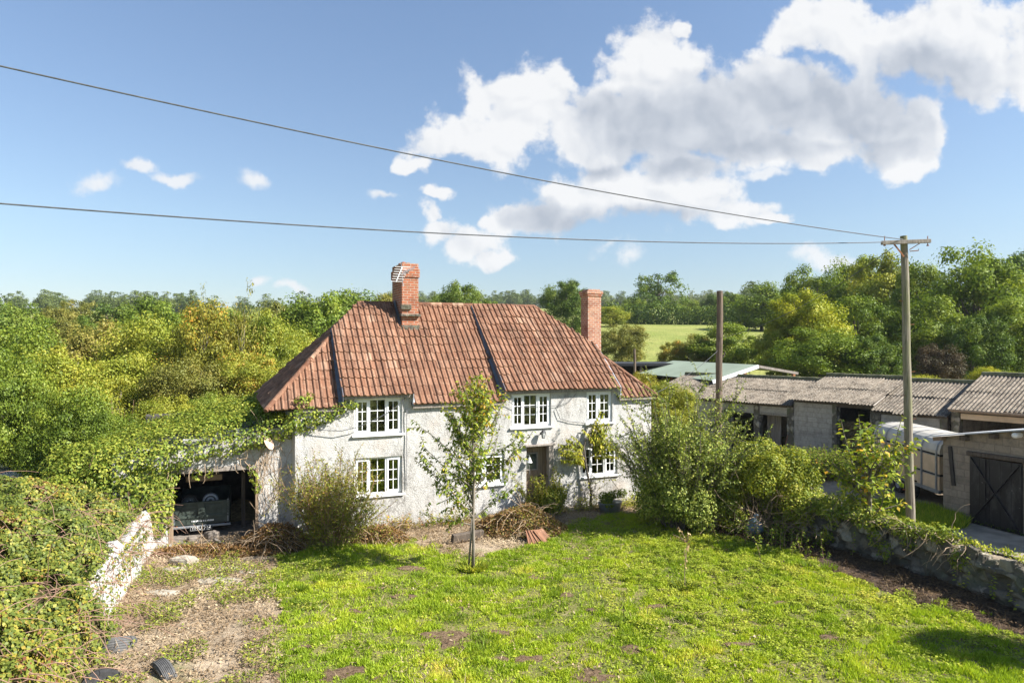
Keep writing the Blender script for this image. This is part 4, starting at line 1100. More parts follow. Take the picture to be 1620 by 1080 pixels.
def young_tree():
    b = G(748, 900); root = thing('young_tree', 'slender young fruit tree with a staked twin stem on the lawn before the cottage', 'tree', b)
    trunk = [np.array([(0, 0, 0), (.02, 0, .6), (.0, .02, 1.2), (.03, 0, 2.0), (.0, .0, 2.9), (.05, .02, 3.7), (.08, .0, 4.25)])]
    m = M(); m.tube(trunk[0], [.042, .038, .036, .03, .022, .013, .006], 8); m.tube([(-.1, .02, 0), (-.06, .02, .5), (-.02, 0, 1.15)], [.025, .024, .02], 7)
    m.build('trunk', MT['pale_bark'], root, True)
    br, tw, vf = [], [], []
    rg = np.random.default_rng(8)
    spec = [(1.0, -1.35, .42), (1.15, -1.2, .75), (1.15, .7, .5)] + [(z, rg.uniform(-1, 1), None) for z in np.linspace(1.2, 3.9, 44)]
    for z, dx, up in spec:
        c = np.array([np.interp(z, trunk[0][:, 2], trunk[0][:, 0]), 0, z])
        if up is None:
            a = rg.uniform(0, 2 * np.pi); d = (math.cos(a) * .85, math.sin(a) * .6, .62); ln = (2.0 - .42 * abs(z - 1.7)) * rg.uniform(.7, 1.1) * (1 if z < 3.2 else .6)
            pts = shoot(c, d, ln, 8, .09, .5)
        else: pts = shoot(c, (dx, rg.uniform(-.3, .3), up), 1.25, 8, .07, .3)
        br.append(pts); vf.append(leaf_on(pts, .033, .115, .058, .16, .75, .45))
        for k in range(6):
            i = rg.integers(2, 8); t = shoot(pts[i], norm(pts[i] - pts[i - 1] + rg.normal(size=3) * .6), rg.uniform(.2, .45), 5, .12, .2); tw.append(t); vf.append(leaf_on(t, .03, .11, .056, .02, .8, .4))
    top = shoot(trunk[0][-3], (.05, 0, 1), 1.3, 8, .05, .2); br.append(top); vf.append(leaf_on(top, .03, .1, .05, 0, .3, .5))
    stems_to(root, br, .016, .005, MT['pale_bark'], 'branches'); stems_to(root, tw, .006, .003, MT['pale_bark'], 'twigs', 4)
    leaf_obj('foliage', vf, MT['lf_cherry'], root)
    n = 900; a = R.uniform(0, 6.28, n); r = .28 * np.sqrt(R.random(n)); p = np.stack([r * np.cos(a), r * np.sin(a), np.full(n, .0)], 1)
    leaf_obj('base_suckers', [leaves(p, norm(np.stack([np.cos(a) * .6, np.sin(a) * .6, R.uniform(.3, 1.2, n)], 1)), unit(n), R.uniform(.08, .2, n), .03)], MT['weed'], root)


def big_shrub():
    b = G(1078, 835); b = np.array([4.75, 19.2, 0]); root = thing('shrub', 'tall bushy shrub with small silvery green leaves at the cottage right corner', 'shrub', b)
    rg = np.random.default_rng(12); st, tw, vf = [], [], []
    for k in range(78):
        a = rg.uniform(0, 6.28); s = rg.uniform(.1, 1) ** .7
        base = np.array([math.cos(a) * .55 * s, math.sin(a) * .45 * s, .05]); d = np.array([math.cos(a) * .62 * s, math.sin(a) * .55 * s, 1])
        H = rg.uniform(3.1, 4.35) * (1 - .42 * s * s)
        pts = shoot(base, d, H, 10, .07, .25); st.append(pts); vf.append(leaf_on(pts[2:], .05, .085, .045, 0, .1, .55))
        for q in range(13):
            i = rg.integers(1, 11); o = norm(np.array([pts[i][0], pts[i][1], 0]) + rg.normal(size=3) * .5)
            t = shoot(pts[i], norm(o * .8 + np.array([0, 0, rg.uniform(.0, .9)])), rg.uniform(.35, .9), 6, .12, .6); tw.append(t); vf.append(leaf_on(t, .032, .08, .045, .03, .15, .5))
    bl = []
    for k in range(46):
        a = rg.uniform(0, 6.28); zc = rg.uniform(.35, 2.8); rr = 1.45 * (1 - .22 * abs(zc - 1.1)) * rg.uniform(.45, 1.0)
        bl.append((np.array([math.cos(a) * rr, math.sin(a) * rr * .9, zc]), (.36, .36, .38)))
    vf.append(blob_leaves(bl, 30000, .075, .045, .8, .5, .7, .6))
    stems_to(root, st, .024, .007, MT['bark'], 'stems'); stems_to(root, tw, .007, .003, MT['bark'], 'twigs', 4)
    leaf_obj('foliage', vf, MT['lf_silver'], root)
    # yellowish mound with a dead heart, beside it
    b2 = np.array([7.05, 19.1, 0]); r2 = thing('bramble_mound', 'yellow green mound of brambles with a dead brown heart beside the tall shrub', 'brambles', b2)
    bl = []
    for k in range(84):
        a = rg.uniform(0, 6.28); e = rg.uniform(.1, 1.4); rr = rg.uniform(.75, 1.05); p = np.array([math.cos(a) * math.cos(e) * 1.5 * rr, math.sin(a) * math.cos(e) * 1.3 * rr, .15 + math.sin(e) * 2.1 * rr])
        if p[1] < -.45 and abs(p[0] + .25) < .5 and .35 < p[2] < 1.35: continue
        bl.append((p, (.36, .36, .34)))
    leaf_obj('foliage', [blob_leaves(bl, 46000, .07, .05, .8, .5, .7, .6)], MT['lf_light'], r2)
    dd = [shoot(rg.normal(size=3) * np.array([.55, .45, .1]) + np.array([-.1, -.35, .25]), (rg.normal() * .7, rg.normal() * .7 - .3, rg.uniform(.3, 1.2)), rg.uniform(.7, 1.7), 8, .2, -.9) for k in range(150)]
    stems_to(r2, dd, .009, .004, MT['dead_stem'], 'dead_canes', 4)
    # leaves of the mound's foot along the wall
    b3 = np.array([7.2, 17.9, 0]); r3 = thing('nettle_clump', 'dark green nettles in the shade at the foot of the stone wall', 'nettles', b3)
    vf = []; sp = []
    for k in range(150):
        p = shoot((rg.normal() * .8, rg.normal() * .75, 0), (rg.normal() * .2, rg.normal() * .2, 1), rg.uniform(.25, .8), 5, .06); sp.append(p); vf.append(leaf_on(p, .03, .085, .05, .08, .4, .1))
    stems_to(r3, sp, .005, .003, MT['cane'], 'stems', 4); leaf_obj('foliage', vf, MT['lf_mid'], r3)


def wall_tree(at):
    p = at(4); b = np.array([8.75, 16.75, .0]); root = thing('wall_tree', 'small cherry with large glossy leaves growing over the stone wall', 'tree', b)
    rg = np.random.default_rng(15); st, tw, vf = [], [], []
    tr = np.array([(-.1, -.3, -.05), (-.06, -.2, .5), (.0, -.05, 1.0), (.02, .0, 1.8), (.1, 0, 2.5)])
    M().tube(tr, [.075, .065, .055, .04, .02], 8).build('trunk', MT['bark'], root, True)
    for k in range(26):
        z = rg.uniform(.75, 2.3); a = rg.uniform(0, 6.28); c = np.array([np.interp(z, tr[:, 2], tr[:, 0]), 0, z])
        up = rg.uniform(.3, 1.1); ln = rg.uniform(.8, 1.4)
        pts = shoot(c, (math.cos(a), math.sin(a) * .8, up), ln, 8, .1, .35); st.append(pts); vf.append(leaf_on(pts, .05, .165, .088, .25, .55, .5))
        for q in range(4):
            i = rg.integers(3, 8); t = shoot(pts[i], norm(pts[i] - pts[i - 1] + rg.normal(size=3) * .55), rg.uniform(.25, .5), 5, .12, .2); tw.append(t); vf.append(leaf_on(t, .05, .155, .085, .05, .55, .45))
    for dx in (-.25, -.75, .95, .45):
        t = shoot((dx * .4, 0, 1.9), (dx * .5, 0, 1), rg.uniform(1.2, 1.6), 8, .04, .4); st.append(t); vf.append(leaf_on(t, .045, .17, .09, .1, .5, .45))
    stems_to(root, st, .018, .006, MT['bark'], 'branches'); stems_to(root, tw, .007, .004, MT['bark'], 'twigs', 4)
    leaf_obj('foliage', vf, MT['lf_cherry'], root)


def wall_ivy(at, L):
    """creeper and dead stems along the top of the rubble wall"""
    root = thing('wall_creeper', 'tangle of creeper and dead stems over the stone wall', 'creeper', (*at(5.5), 0.0)); o = np.array([*at(5.5), 0])
    rg = np.random.default_rng(19); bl, dd = [], []
    for s in np.arange(8.5, 15.6, .17):
        p = at(s); k = np.clip((s - 8.0) / 2.0, .25, 1)
        if rg.random() < .55 + .4 * k: bl.append((np.array([p[0] + rg.normal() * .14, p[1], .88 + rg.uniform(-.06, .16)]) - o, (.26 * k + .08, .26 * k + .08, .17)))
        if rg.random() < .55 * k: bl.append((np.array([p[0] - .26 + rg.normal() * .06, p[1] - .08, rg.uniform(.25, .8)]) - o, (.17, .17, .24)))
        if s > 11 and rg.random() < .8: bl.append((np.array([p[0] + .1, p[1], .9 + rg.uniform(0, .25)]) - o, (.4, .35, .25)))
    leaf_obj('foliage', [blob_leaves(bl, 24000, .075, .055, .8, .5, .8, .6)], MT['lf_ivy'], root)
    for k in range(150):
        s = rg.uniform(8.2, 14.5); p = at(s); b = np.array([p[0] - .1 + rg.normal() * .15, p[1] + rg.normal() * .1, rg.uniform(.75, 1.05)]) - o
        dd.append(shoot(b, (-.7 + rg.normal() * .5, rg.normal() * .5 - .2, rg.uniform(-.9, .9)), rg.uniform(.2, .9), 7, .3, -.9))
    stems_to(root, dd, .009, .004, MT['dead_stem'], 'dead_stems', 4)
    # tufts on the broken right-hand end
    r2 = thing('wall_tufts', 'small weed tufts rooted in the broken coping at the near end of the stone wall', 'weeds', (*at(4.5), .85)); o = np.array([*at(4.5), .85]); vf = []
    for k in range(16):
        p = at(rg.uniform(4.2, 9.5)); n = 70; c = np.array([p[0] + rg.normal() * .1, p[1], .93]) - o
        q = c + R.normal(size=(n, 3)) * np.array([.09, .09, .03]); vf.append(leaves(q, norm(unit(n) + np.array([0, 0, .5])), unit(n), R.uniform(.04, .1, n), R.uniform(.015, .045, n)))
    for k in range(8):
        s = rg.uniform(6.2, 8.6); p = at(s); q = np.array([p[0] - .32, p[1] - .1, .0]); t = shoot(q - o, (rg.normal() * .15, rg.normal() * .15, 1), rg.uniform(.4, .9), 6, .08); vf.append(leaf_on(t, .035, .08, .05, .1, .3, .2))
    leaf_obj('foliage', vf, MT['weed'], r2)


def left_bush():
    b = HW(-6.35, -1.15, 0); root = thing('twiggy_bush', 'tall twiggy bush with thin yellowing leaves left of the lower cottage window', 'bush', b)
    rg = np.random.default_rng(22); st, tw, vf = [], [], []
    for k in range(95):
        a = rg.uniform(0, 6.28); s = rg.random() ** .6
        d = np.array([math.cos(a) * .58 * s + .06, math.sin(a) * .5 * s, 1]); H = rg.uniform(1.5, 2.65) * (1 - .18 * s)
        pts = shoot((math.cos(a) * .4 * s, math.sin(a) * .4 * s, 0), d, H, 9, .05, .1); st.append(pts); vf.append(leaf_on(pts[2:], .045, .07, .032, 0, .0, .8))
        for q in range(9):
            i = rg.integers(2, 9); t = shoot(pts[i], norm(pts[i] - pts[i - 1] + rg.normal(size=3) * .42), rg.uniform(.3, .7), 5, .08, .3); tw.append(t); vf.append(leaf_on(t, .034, .066, .028, .03, .0, .7))
    for k in range(12):
        t = shoot((.35, -.1, .2), (1, rg.normal() * .3, rg.uniform(.45, 1.1)), rg.uniform(1.0, 1.7), 8, .06, .2); st.append(t); vf.append(leaf_on(t[2:], .05, .06, .025, 0, 0, .8))
    bl = [(np.array([rg.normal() * .5, rg.normal() * .4, rg.uniform(.15, 1.5)]), (.4, .36, .36)) for k in range(22)]
    vf.append(blob_leaves(bl, 5000, .06, .03, .6, .4, .8, .8))
    stems_to(root, st, .011, .004, MT['cane'], 'stems', 4); stems_to(root, tw, .004, .002, MT['cane'], 'twigs', 4)
    leaf_obj('foliage', vf, MT['lf_willow'], root)


def dry_heap(name, label, b, rx, ry, h, nst, nlf, mat='dry', seed=1, green=0):
    root = thing(name, label, 'brushwood', b); rg = np.random.default_rng(seed)
    xs = np.linspace(-rx, rx, 28); ys = np.linspace(-ry, ry, 22); X, Y = np.meshgrid(xs, ys)
    rr = np.sqrt((X / rx) ** 2 + (Y / ry) ** 2); Z = h * np.clip(1 - rr ** 2, -.1, 1) ** 1 * (.55 + .7 * vnoise(X + b[0], Y + b[1], .5, seed)) - .03
    i = np.arange(28 * 22).reshape(22, 28); f = np.stack([i[:-1, :-1], i[:-1, 1:], i[1:, 1:], i[1:, :-1]], -1).reshape(-1, 4); f = f[rr.ravel()[f].mean(1) < 1]
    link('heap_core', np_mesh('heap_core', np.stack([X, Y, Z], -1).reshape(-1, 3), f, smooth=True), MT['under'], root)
    def zf(x, y): return h * np.clip(1 - (x / rx) ** 2 - (y / ry) ** 2, 0, 1) * (.55 + .7 * vnoise(x + b[0], y + b[1], .5, seed))
    a = rg.uniform(0, 6.28, nlf); r = np.sqrt(rg.random(nlf)); x, y = r * np.cos(a) * rx * 1.08, r * np.sin(a) * ry * 1.08
    p = np.stack([x, y, zf(x, y) + rg.random(nlf) * .13], 1)
    vf = [leaves(p, norm(unit(nlf) + np.array([0, 0, .1])), norm(np.array([0, 0, .7]) + unit(nlf)), R.uniform(.03, .09, nlf), R.uniform(.015, .045, nlf))]
    leaf_obj('dead_foliage', vf, MT[mat], root)
    dd = []
    for k in range(nst):
        a = rg.uniform(0, 6.28); q = math.sqrt(rg.random()) * .95; x, y = q * math.cos(a) * rx, q * math.sin(a) * ry
        dd.append(shoot((x, y, float(zf(np.array(x), np.array(y))) + .02), (rg.normal(), rg.normal(), rg.uniform(-.1, .7)), rg.uniform(.3, .95), 6, .18, -1.2))
    stems_to(root, dd, .009, .004, MT['dead_stem'], 'dead_stems', 4)
    if green:
        g = green; a = rg.uniform(0, 6.28, g); r = np.sqrt(rg.random(g)); x, y = r * np.cos(a) * rx, r * np.sin(a) * ry
        k = vnoise(x + 9, y, .3, 3) > .5; x, y = x[k], y[k]; n = len(x)
        leaf_obj('green_shoots', [leaves(np.stack([x, y, zf(x, y) + .08 * R.random(n)], 1), norm(unit(n) + np.array([0, 0, .4])), unit(n), .07, .04)], MT['weed'], root)
    return root


def cottage_plants():
    rg = np.random.default_rng(31)
    # yellow-green bush by the door
    b = HW(-.05, -.55, 0); root = thing('door_bush', 'bright yellow green bush growing across the cottage door', 'bush', b); st, vf = [], []
    for k in range(60):
        p = shoot(rg.normal(size=3) * np.array([.2, .15, 0]), (rg.normal() * .35, rg.normal() * .3, 1), rg.uniform(.7, 1.5), 7, .09); st.append(p); vf.append(leaf_on(p, .018, .085, .04, .1, .2, .4))
    bl = [(np.array([rg.normal() * .32 + .15, rg.normal() * .2, rg.uniform(.1, .8)]), (.26, .22, .26)) for k in range(14)]
    vf.append(blob_leaves(bl, 6000, .07, .04)); stems_to(root, st, .008, .003, MT['cane'], 'stems', 4); leaf_obj('foliage', vf, MT['lf_light'], root)
    # wall-trained climber between the right-hand windows
    b = HW(1.72, -.25, 0); root = thing('climber', 'pear like climber with drooping leaves trained between the right hand cottage windows', 'climbing plant', b, HA); st, vf = [], []
    tr = np.array([(0, 0, 0), (.05, .05, .5), (-.1, .08, 1.2), (-.2, .08, 1.9), (.02, .1, 2.4)]); M().tube(tr, [.045, .04, .035, .028, .015], 7).build('trunk', MT['bark'], root, True)
    for k in range(54):
        left = k % 2; c = tr[2] + (tr[3] - tr[2]) * rg.random(); ln = rg.uniform(.5, 1.05)
        d = (-.9 if left else .55, -.15, rg.uniform(.1, 1.1)); pts = shoot(c + (np.array([.15, 0, .3]) if not left else 0), d, ln, 7, .1, -.3); pts[:, 1] = np.minimum(pts[:, 1], .1); st.append(pts); vf.append(leaf_on(pts, .022, .13, .045, .15, 1.4, .3))
    for k in range(14):
        pts = shoot((rg.uniform(.0, .5), 0, rg.uniform(1.6, 2.1)), (rg.normal() * .2, -.1, 1), rg.uniform(.4, .8), 6, .08); st.append(pts); vf.append(leaf_on(pts, .022, .13, .045, .02, 1.4, .3))
    for k in range(12):
        pts = shoot((rg.uniform(-.3, .4), 0, rg.uniform(.2, 1.0)), (rg.normal(), -.2, .4), .5, 6, .15); st.append(pts); vf.append(leaf_on(pts, .05, .08, .04, .05, .6, .4))
    stems_to(root, st, .011, .004, MT['bark'], 'branches', 4); leaf_obj('foliage', vf, MT['lf_yellow'], root)
    # tub and its flowers
    q = HW(2.0, -.95, .0); root = thing('planter_tub', 'oval grey zinc tub under the climber by the cottage wall', 'planter', q, HA)
    m = M(); m.lathe([(.0, .0), (.27, 0), (.33, .28), (.35, .3), (.34, .31), (.31, .27), (0, .25)], (0, 0, 0), 24); ob = m.build('tub', MT['galv'], root, True); ob.scale = (1.2, .7, 1)
    M().lathe([(0, 0), (.3, 0)], (0, 0, .262), 20).build('compost', MT['soil'], root).scale = (1.2, .7, 1)
    root = thing('tub_plant', 'trailing green plant growing in the zinc tub', 'plant', HW(2.0, -.95, .26), HA)
    bl = [(np.array([rg.normal() * .2, rg.normal() * .12, rg.uniform(.02, .3)]), (.15, .13, .13)) for k in range(10)]
    leaf_obj('foliage', [blob_leaves(bl, 2600, .055, .03)], MT['lf_mid'], root)
    for k, (t, d, lab) in enumerate(((2.75, -.7, 'low weeds at the cottage wall to the right of the zinc tub'), (1.35, -.55, 'low weeds at the cottage wall to the left of the zinc tub'), (-4.4, -.35, 'sparse weeds along the cottage wall below the lower left window'), (-2.9, -.45, 'reddish weeds at the cottage wall behind the young tree'), (3.4, -.6, 'green weeds between the zinc tub and the tall shrub'))):
        root = thing('wall_weeds', lab, 'weeds', HW(t, d, 0), HA); vf = []
        sp = []
        for j in range(60): p = shoot((rg.normal() * .35, rg.normal() * .12, 0), (rg.normal() * .3, rg.normal() * .2, 1), rg.uniform(.15, .5), 5, .1); sp.append(p); vf.append(leaf_on(p, .03, .07, .035, .03, .2, .3))
        stems_to(root, sp, .004, .002, MT['cane'], 'stems', 4); leaf_obj('foliage', vf, MT['lf_autumn' if k in (2, 3) else 'weed'], root)
    m = M(); m.tube([HW(2.25, -.45, 1.0), HW(2.9, -.75, .03)], .014, 6); tag(m.build('bamboo_cane', MT['pale_stone']), 'pale cane leaning on the cottage wall right of the zinc tub', 'cane', kind='thing')
    # low threshold slab under the wall right of the door
    o = M().prism([HW(.85, -.5, -.02), HW(1.75, -.45, -.02), HW(1.65, -.05, -.02), HW(.9, -.05, -.02)], (0, 0, .07)).build('stone_slab', MT['pale_stone'], None, bevel=.02); tag(o, 'pale stone slab at the foot of the wall right of the door', 'slab', kind='thing')
    # upturned pan
    root = thing('metal_pan', 'dull grey round pan lying by the cottage wall left of the door', 'pan', HW(-.95, -.5, .05), HA)
    M().lathe([(.0, .16), (.2, .16), (.25, .12), (.27, 0), (.29, 0), (.3, .02)], (0, 0, 0), 24).build('bowl', MT['galv'], root, True)
    M().lathe([(.1, .165), (.13, .18), (.1, .19)], (0, 0, 0), 18).build('base_ring', MT['galv'], root, True)
    # heaps of pulled-up plants
    dry_heap('brush_heap', 'heap of dead brown plants in front of the cottage behind the young tree', (*HW(-1.35, -1.75, 0)[:2], 0), 1.2, .9, .58, 200, 8000, seed=4, green=500)
    dry_heap('bracken_heap', 'reddish brown heap of dead bracken at the right of the garage mouth', (*HW(-7.7, -.75, 0)[:2], 0), .95, .7, .5, 170, 6500, seed=7, green=300)
    dry_heap('debris_strip', 'low brown ridge of dead growth across the drive before the garage', (*HW(-9.2, -.75, 0)[:2], 0), 1.25, .36, .1, 90, 5500, seed=9, green=500)
    dry_heap('dry_stalks', 'low tuft of dry stalks at the foot of the twiggy bush', (*HW(-5.2, -1.2, 0)[:2], 0), .8, .5, .28, 150, 4200, 'dry', 13, 700)
    # slate-dark board in the heap
    o = M().box(-.55, .4, -.06, .06, 0, .22).build('old_plank', MT['dark_wood'], None, bevel=.02); o.location = HW(-2.95, -2.1, 0.02); o.rotation_euler = (.2, .03, HA + .25); tag(o, 'dark rotten plank lying behind the young tree', 'plank', kind='thing')
    # leaning terracotta tiles
    g = None
    for k in range(4):
        m = M(); n = 13
        for i in range(n):
            x0, x1 = -.2 + .4 * i / n, -.2 + .4 * (i + 1) / n; f = lambda x: .03 * max(0, math.sin((x + .2) / .4 * 4 * math.pi)); m.add([(x0, f(x0), 0), (x1, f(x1), 0), (x1, f(x1), .44), (x0, f(x0), .44), (x0, f(x0) - .014, 0), (x1, f(x1) - .014, 0), (x1, f(x1) - .014, .44), (x0, f(x0) - .014, .44)], [(0, 1, 2, 3), (4, 5, 6, 7), (0, 1, 5, 4), (2, 3, 7, 6), (0, 3, 7, 4), (1, 2, 6, 5)], .45 + .1 * (k % 2))
        o = m.build('spare_tile', MT['tile']); q = G(846 + k * 7, 862 - k * 1.5)
        o.location = (q[0], q[1], .0); o.rotation_euler = (math.radians(-52), math.radians(18 - k * 5), math.radians(24 + k * 9))
        tag(o, 'one of four terracotta roof tiles leaning on the dead plant heap', 'roof tile', 'spare roof tiles by the heap', 'thing')
    # withered sapling on the lawn
    b = G(1083, 930); root = thing('withered_sapling', 'tiny withered sapling with pale dead leaves on the lawn', 'sapling', b); st, vf = [], []
    p = shoot((0, 0, 0), (-.1, 0, 1), 1.1, 8, .06); st.append(p)
    for k in range(9): t = shoot(p[rg.integers(2, 8)], (rg.normal() * .5, rg.normal() * .5, 1), rg.uniform(.12, .4), 4, .1); st.append(t); vf.append(leaf_on(t, .05, .085, .045, .05, 1.3, .2))
    stems_to(root, st, .009, .004, MT['brown_wood'], 'trunk', 5); leaf_obj('dead_leaves', vf, MT['pale_leaf'], root)
    n = 260; a = R.uniform(0, 6.28, n); r = .2 * np.sqrt(R.random(n)); leaf_obj('base_leaves', [leaves(np.stack([r * np.cos(a), r * np.sin(a), np.zeros(n) + .02], 1), norm(np.stack([np.cos(a), np.sin(a), R.uniform(.4, 1.4, n)], 1)), unit(n), R.uniform(.08, .2, n), .03)], MT['lf_mid'], root)


def clutter():
    rg = np.random.default_rng(41)
    # tyres half sunk in the litter, lower left
    def tyre(px, py, z, lab, tilt, rz, rad=.34, wid=.2, mt='grey_rubber'):
        q = G(px, py, z); root = thing('tyre_carcass', lab, 'tyre', q, rz, 'old tyres on the drive'); m = M()
        prof = [(rad * .6, -wid / 2), (rad * .9, -wid / 2 - .01), (rad * .98, -wid * .4)]
        for k in range(7): y = -wid * .36 + wid * .72 * k / 6; prof += [(rad, y - .008), (rad, y + .008), (rad - .012, y + .01), (rad - .012, y + .018)]
        prof += [(rad * .98, wid * .4), (rad * .9, wid / 2 + .01), (rad * .6, wid / 2), (rad * .62, wid * .3), (rad * .8, 0), (rad * .62, -wid * .3), (rad * .6, -wid / 2)]
        m.lathe(prof, (0, 0, 0), 40, 'y'); o = m.build('tread', MT[mt], root); o.rotation_euler = tilt
        b = M().lathe([(rad * .6, -wid / 2 - .004), (rad * .64, -wid / 2 - .012), (rad * .66, -wid / 2 - .004)], (0, 0, 0), 40, 'y').build('bead', MT['rubber'], o, True)
    tyre(180, 1030, -.09, 'grey ribbed tyre half buried beside the white wall, the farthest', (math.radians(62), math.radians(8), math.radians(14)), .5, .36, .34)
    tyre(262, 1084, -.24, 'smooth grey tyre poking from the litter at the bottom of the drive, on its own', (math.radians(10), 0, math.radians(-55)), .2, .42, .2)
    tyre(160, 1098, -.16, 'dark tyre nearest the brambles at the bottom edge of the drive', (math.radians(-15), 0, math.radians(35)), .1, .36, .22, 'rubber')
    # stones on the drive
    for k, (px, py, a, b, h, lab, mt) in enumerate(((345, 920, .5, .24, .06, 'flat pale paving stone set in the middle of the drive', 'pale_stone'), (362, 900, .35, .16, .04, 'smaller flat paving stone behind the pale one on the drive', 'pale_stone'),
                                                   (292, 893, .36, .2, .2, 'whitish stone lump by the end of the white wall', 'pale_stone'), (275, 905, .3, .16, .1, 'flat broken stone in front of the whitish lump', 'pale_stone'),
                                                   (335, 851, .2, .16, .2, 'rounded brown stone under the trailer number plate', 'dark_stone'), (304, 856, .16, .12, .14, 'small grey stone left of the rounded brown one', 'dark_stone'), (255, 938, .4, .18, .04, 'flat stone sunk in the drive near the white wall', 'pale_stone'), (395, 905, .3, .15, .04, 'flat stone at the lawn edge of the drive', 'pale_stone'))):
        q = G(px, py); m = M(); n = 11; pts = []
        for i in range(n):
            t = 2 * math.pi * i / n; s = rg.uniform(.8, 1.1); pts.append((math.cos(t) * a * s, math.sin(t) * b * s, 0))
        V = [(*p[:2], -.03) for p in pts] + [(p[0] * .97, p[1] * .97, h * rg.uniform(.6, .85)) for p in pts] + [(p[0] * .6, p[1] * .6, h * rg.uniform(.85, 1.05)) for p in pts] + [(0, 0, h)]
        Fc = [(i, (i + 1) % n, n + (i + 1) % n, n + i) for i in range(n)] + [(n + i, n + (i + 1) % n, 2 * n + (i + 1) % n, 2 * n + i) for i in range(n)] + [(2 * n + i, 2 * n + (i + 1) % n, 3 * n) for i in range(n)]
        o = m.add(V, Fc).build('stone', MT[mt], None, bevel=.012); o.location = q; tag(o, lab, 'stone', kind='thing')
    o = M().box(-.42, .42, -.04, .04, 0, .05).build('weathered_board', MT['grey_wood'], None, bevel=.008); o.location = G(350, 862) + np.array([0, 0, .03]); o.rotation_euler = (0, .05, -.75); tag(o, 'short weathered board lying before the garage mouth', 'board', kind='thing')
    root = thing('straw_heap', 'low heap of old straw inside the dark garage', 'straw', HW(-8.35, 3.1, .0), HA); 
    xs = np.linspace(-.9, .6, 22); X, Y = np.meshgrid(xs, xs); Z = .5 * np.exp(-(X ** 2 + Y ** 2) * 3.2) * (.7 + .6 * vnoise(X, Y, .3, 3)); i = np.arange(484).reshape(22, 22); f = np.stack([i[:-1, :-1], i[:-1, 1:], i[1:, 1:], i[1:, :-1]], -1).reshape(-1, 4)
    link('heap', np_mesh('heap', np.stack([X, Y, Z], -1).reshape(-1, 3), f), MT['straw'], root)
    # crumpled blue grey sack under the mound
    b = G(1183, 838, .0); root = thing('plastic_sack', 'crumpled blue grey plastic sack at the foot of the bramble mound', 'sack', (b[0], b[1] - .5, .25))
    m = M(); n = 14; V = []; 
    for j in range(7):
        for i in range(n):
            t = 2 * math.pi * i / n; r = (.12, .2, .21, .2, .17, .09, .03)[j] * rg.uniform(.75, 1.2); V.append((math.cos(t) * r * 1.2, math.sin(t) * r * .8, -.2 + .42 * j / 6))
    m.add(V, [(j * n + i, j * n + (i + 1) % n, (j + 1) * n + (i + 1) % n, (j + 1) * n + i) for j in range(6) for i in range(n)]); m.build('bag', MT['blue_plastic'], root, True)
    M().tube([(-.03, 0, .2), (.05, .02, .3), (.12, .0, .27)], [.03, .045, .02], 7).build('neck', MT['blue_plastic'], root, True)
# ------------------------------------------------------------------ farm yard
def corr_sheet(m, x0, x1, e, r, pitch=.146, amp=.027, rows=2, seed=1, width=.95):
    """corrugated sheets from the eave (y,z) to the ridge (y,z)"""
    rg = np.random.default_rng(seed); n = int((x1 - x0) / pitch * 6); xs = np.linspace(x0, x1, n + 1)
    e, r = np.array(e, float), np.array(r, float); dv = r - e; L = np.linalg.norm(dv); dv /= L; nn = np.array([-dv[1], dv[0]])
    sh = ((xs - x0) / width).astype(int); k = sh.max() + 2
    for j in range(rows):
        j0 = rg.normal(0, .035, k)[sh]; lift = rg.normal(0, .009, k)[sh]; col = rg.random(k)
        a = j * L / rows - .05 + j0 * (1 if j == 0 else .5); b = (j + 1) * L / rows + .08; V = []
        ns = 5
        for q in range(ns):
            v = a + (b - a) * q / (ns - 1) if q < ns else b
            h = amp * np.sin(2 * math.pi * (xs - x0) / pitch) + (.028 * (1 - q / (ns - 1))) + lift + (vnoise(xs, v, 1.2, seed) - .5) * .035
            v = np.broadcast_to(v, xs.shape)
            V.append(np.stack([xs, e[0] + dv[0] * v + nn[0] * h, e[1] + dv[1] * v + nn[1] * h], 1))
        V = np.concatenate(V); w = n + 1
        m.add(V, [(q * w + i, q * w + i + 1, (q + 1) * w + i + 1, (q + 1) * w + i) for q in range(ns - 1) for i in range(n)], .5)
        V2 = [(x, y, z - .012) for x, y, z in V[:w]]
        m.add(list(V[:w]) + V2, [(w + i, w + i + 1, i + 1, i) for i in range(n)], .5)
    return m


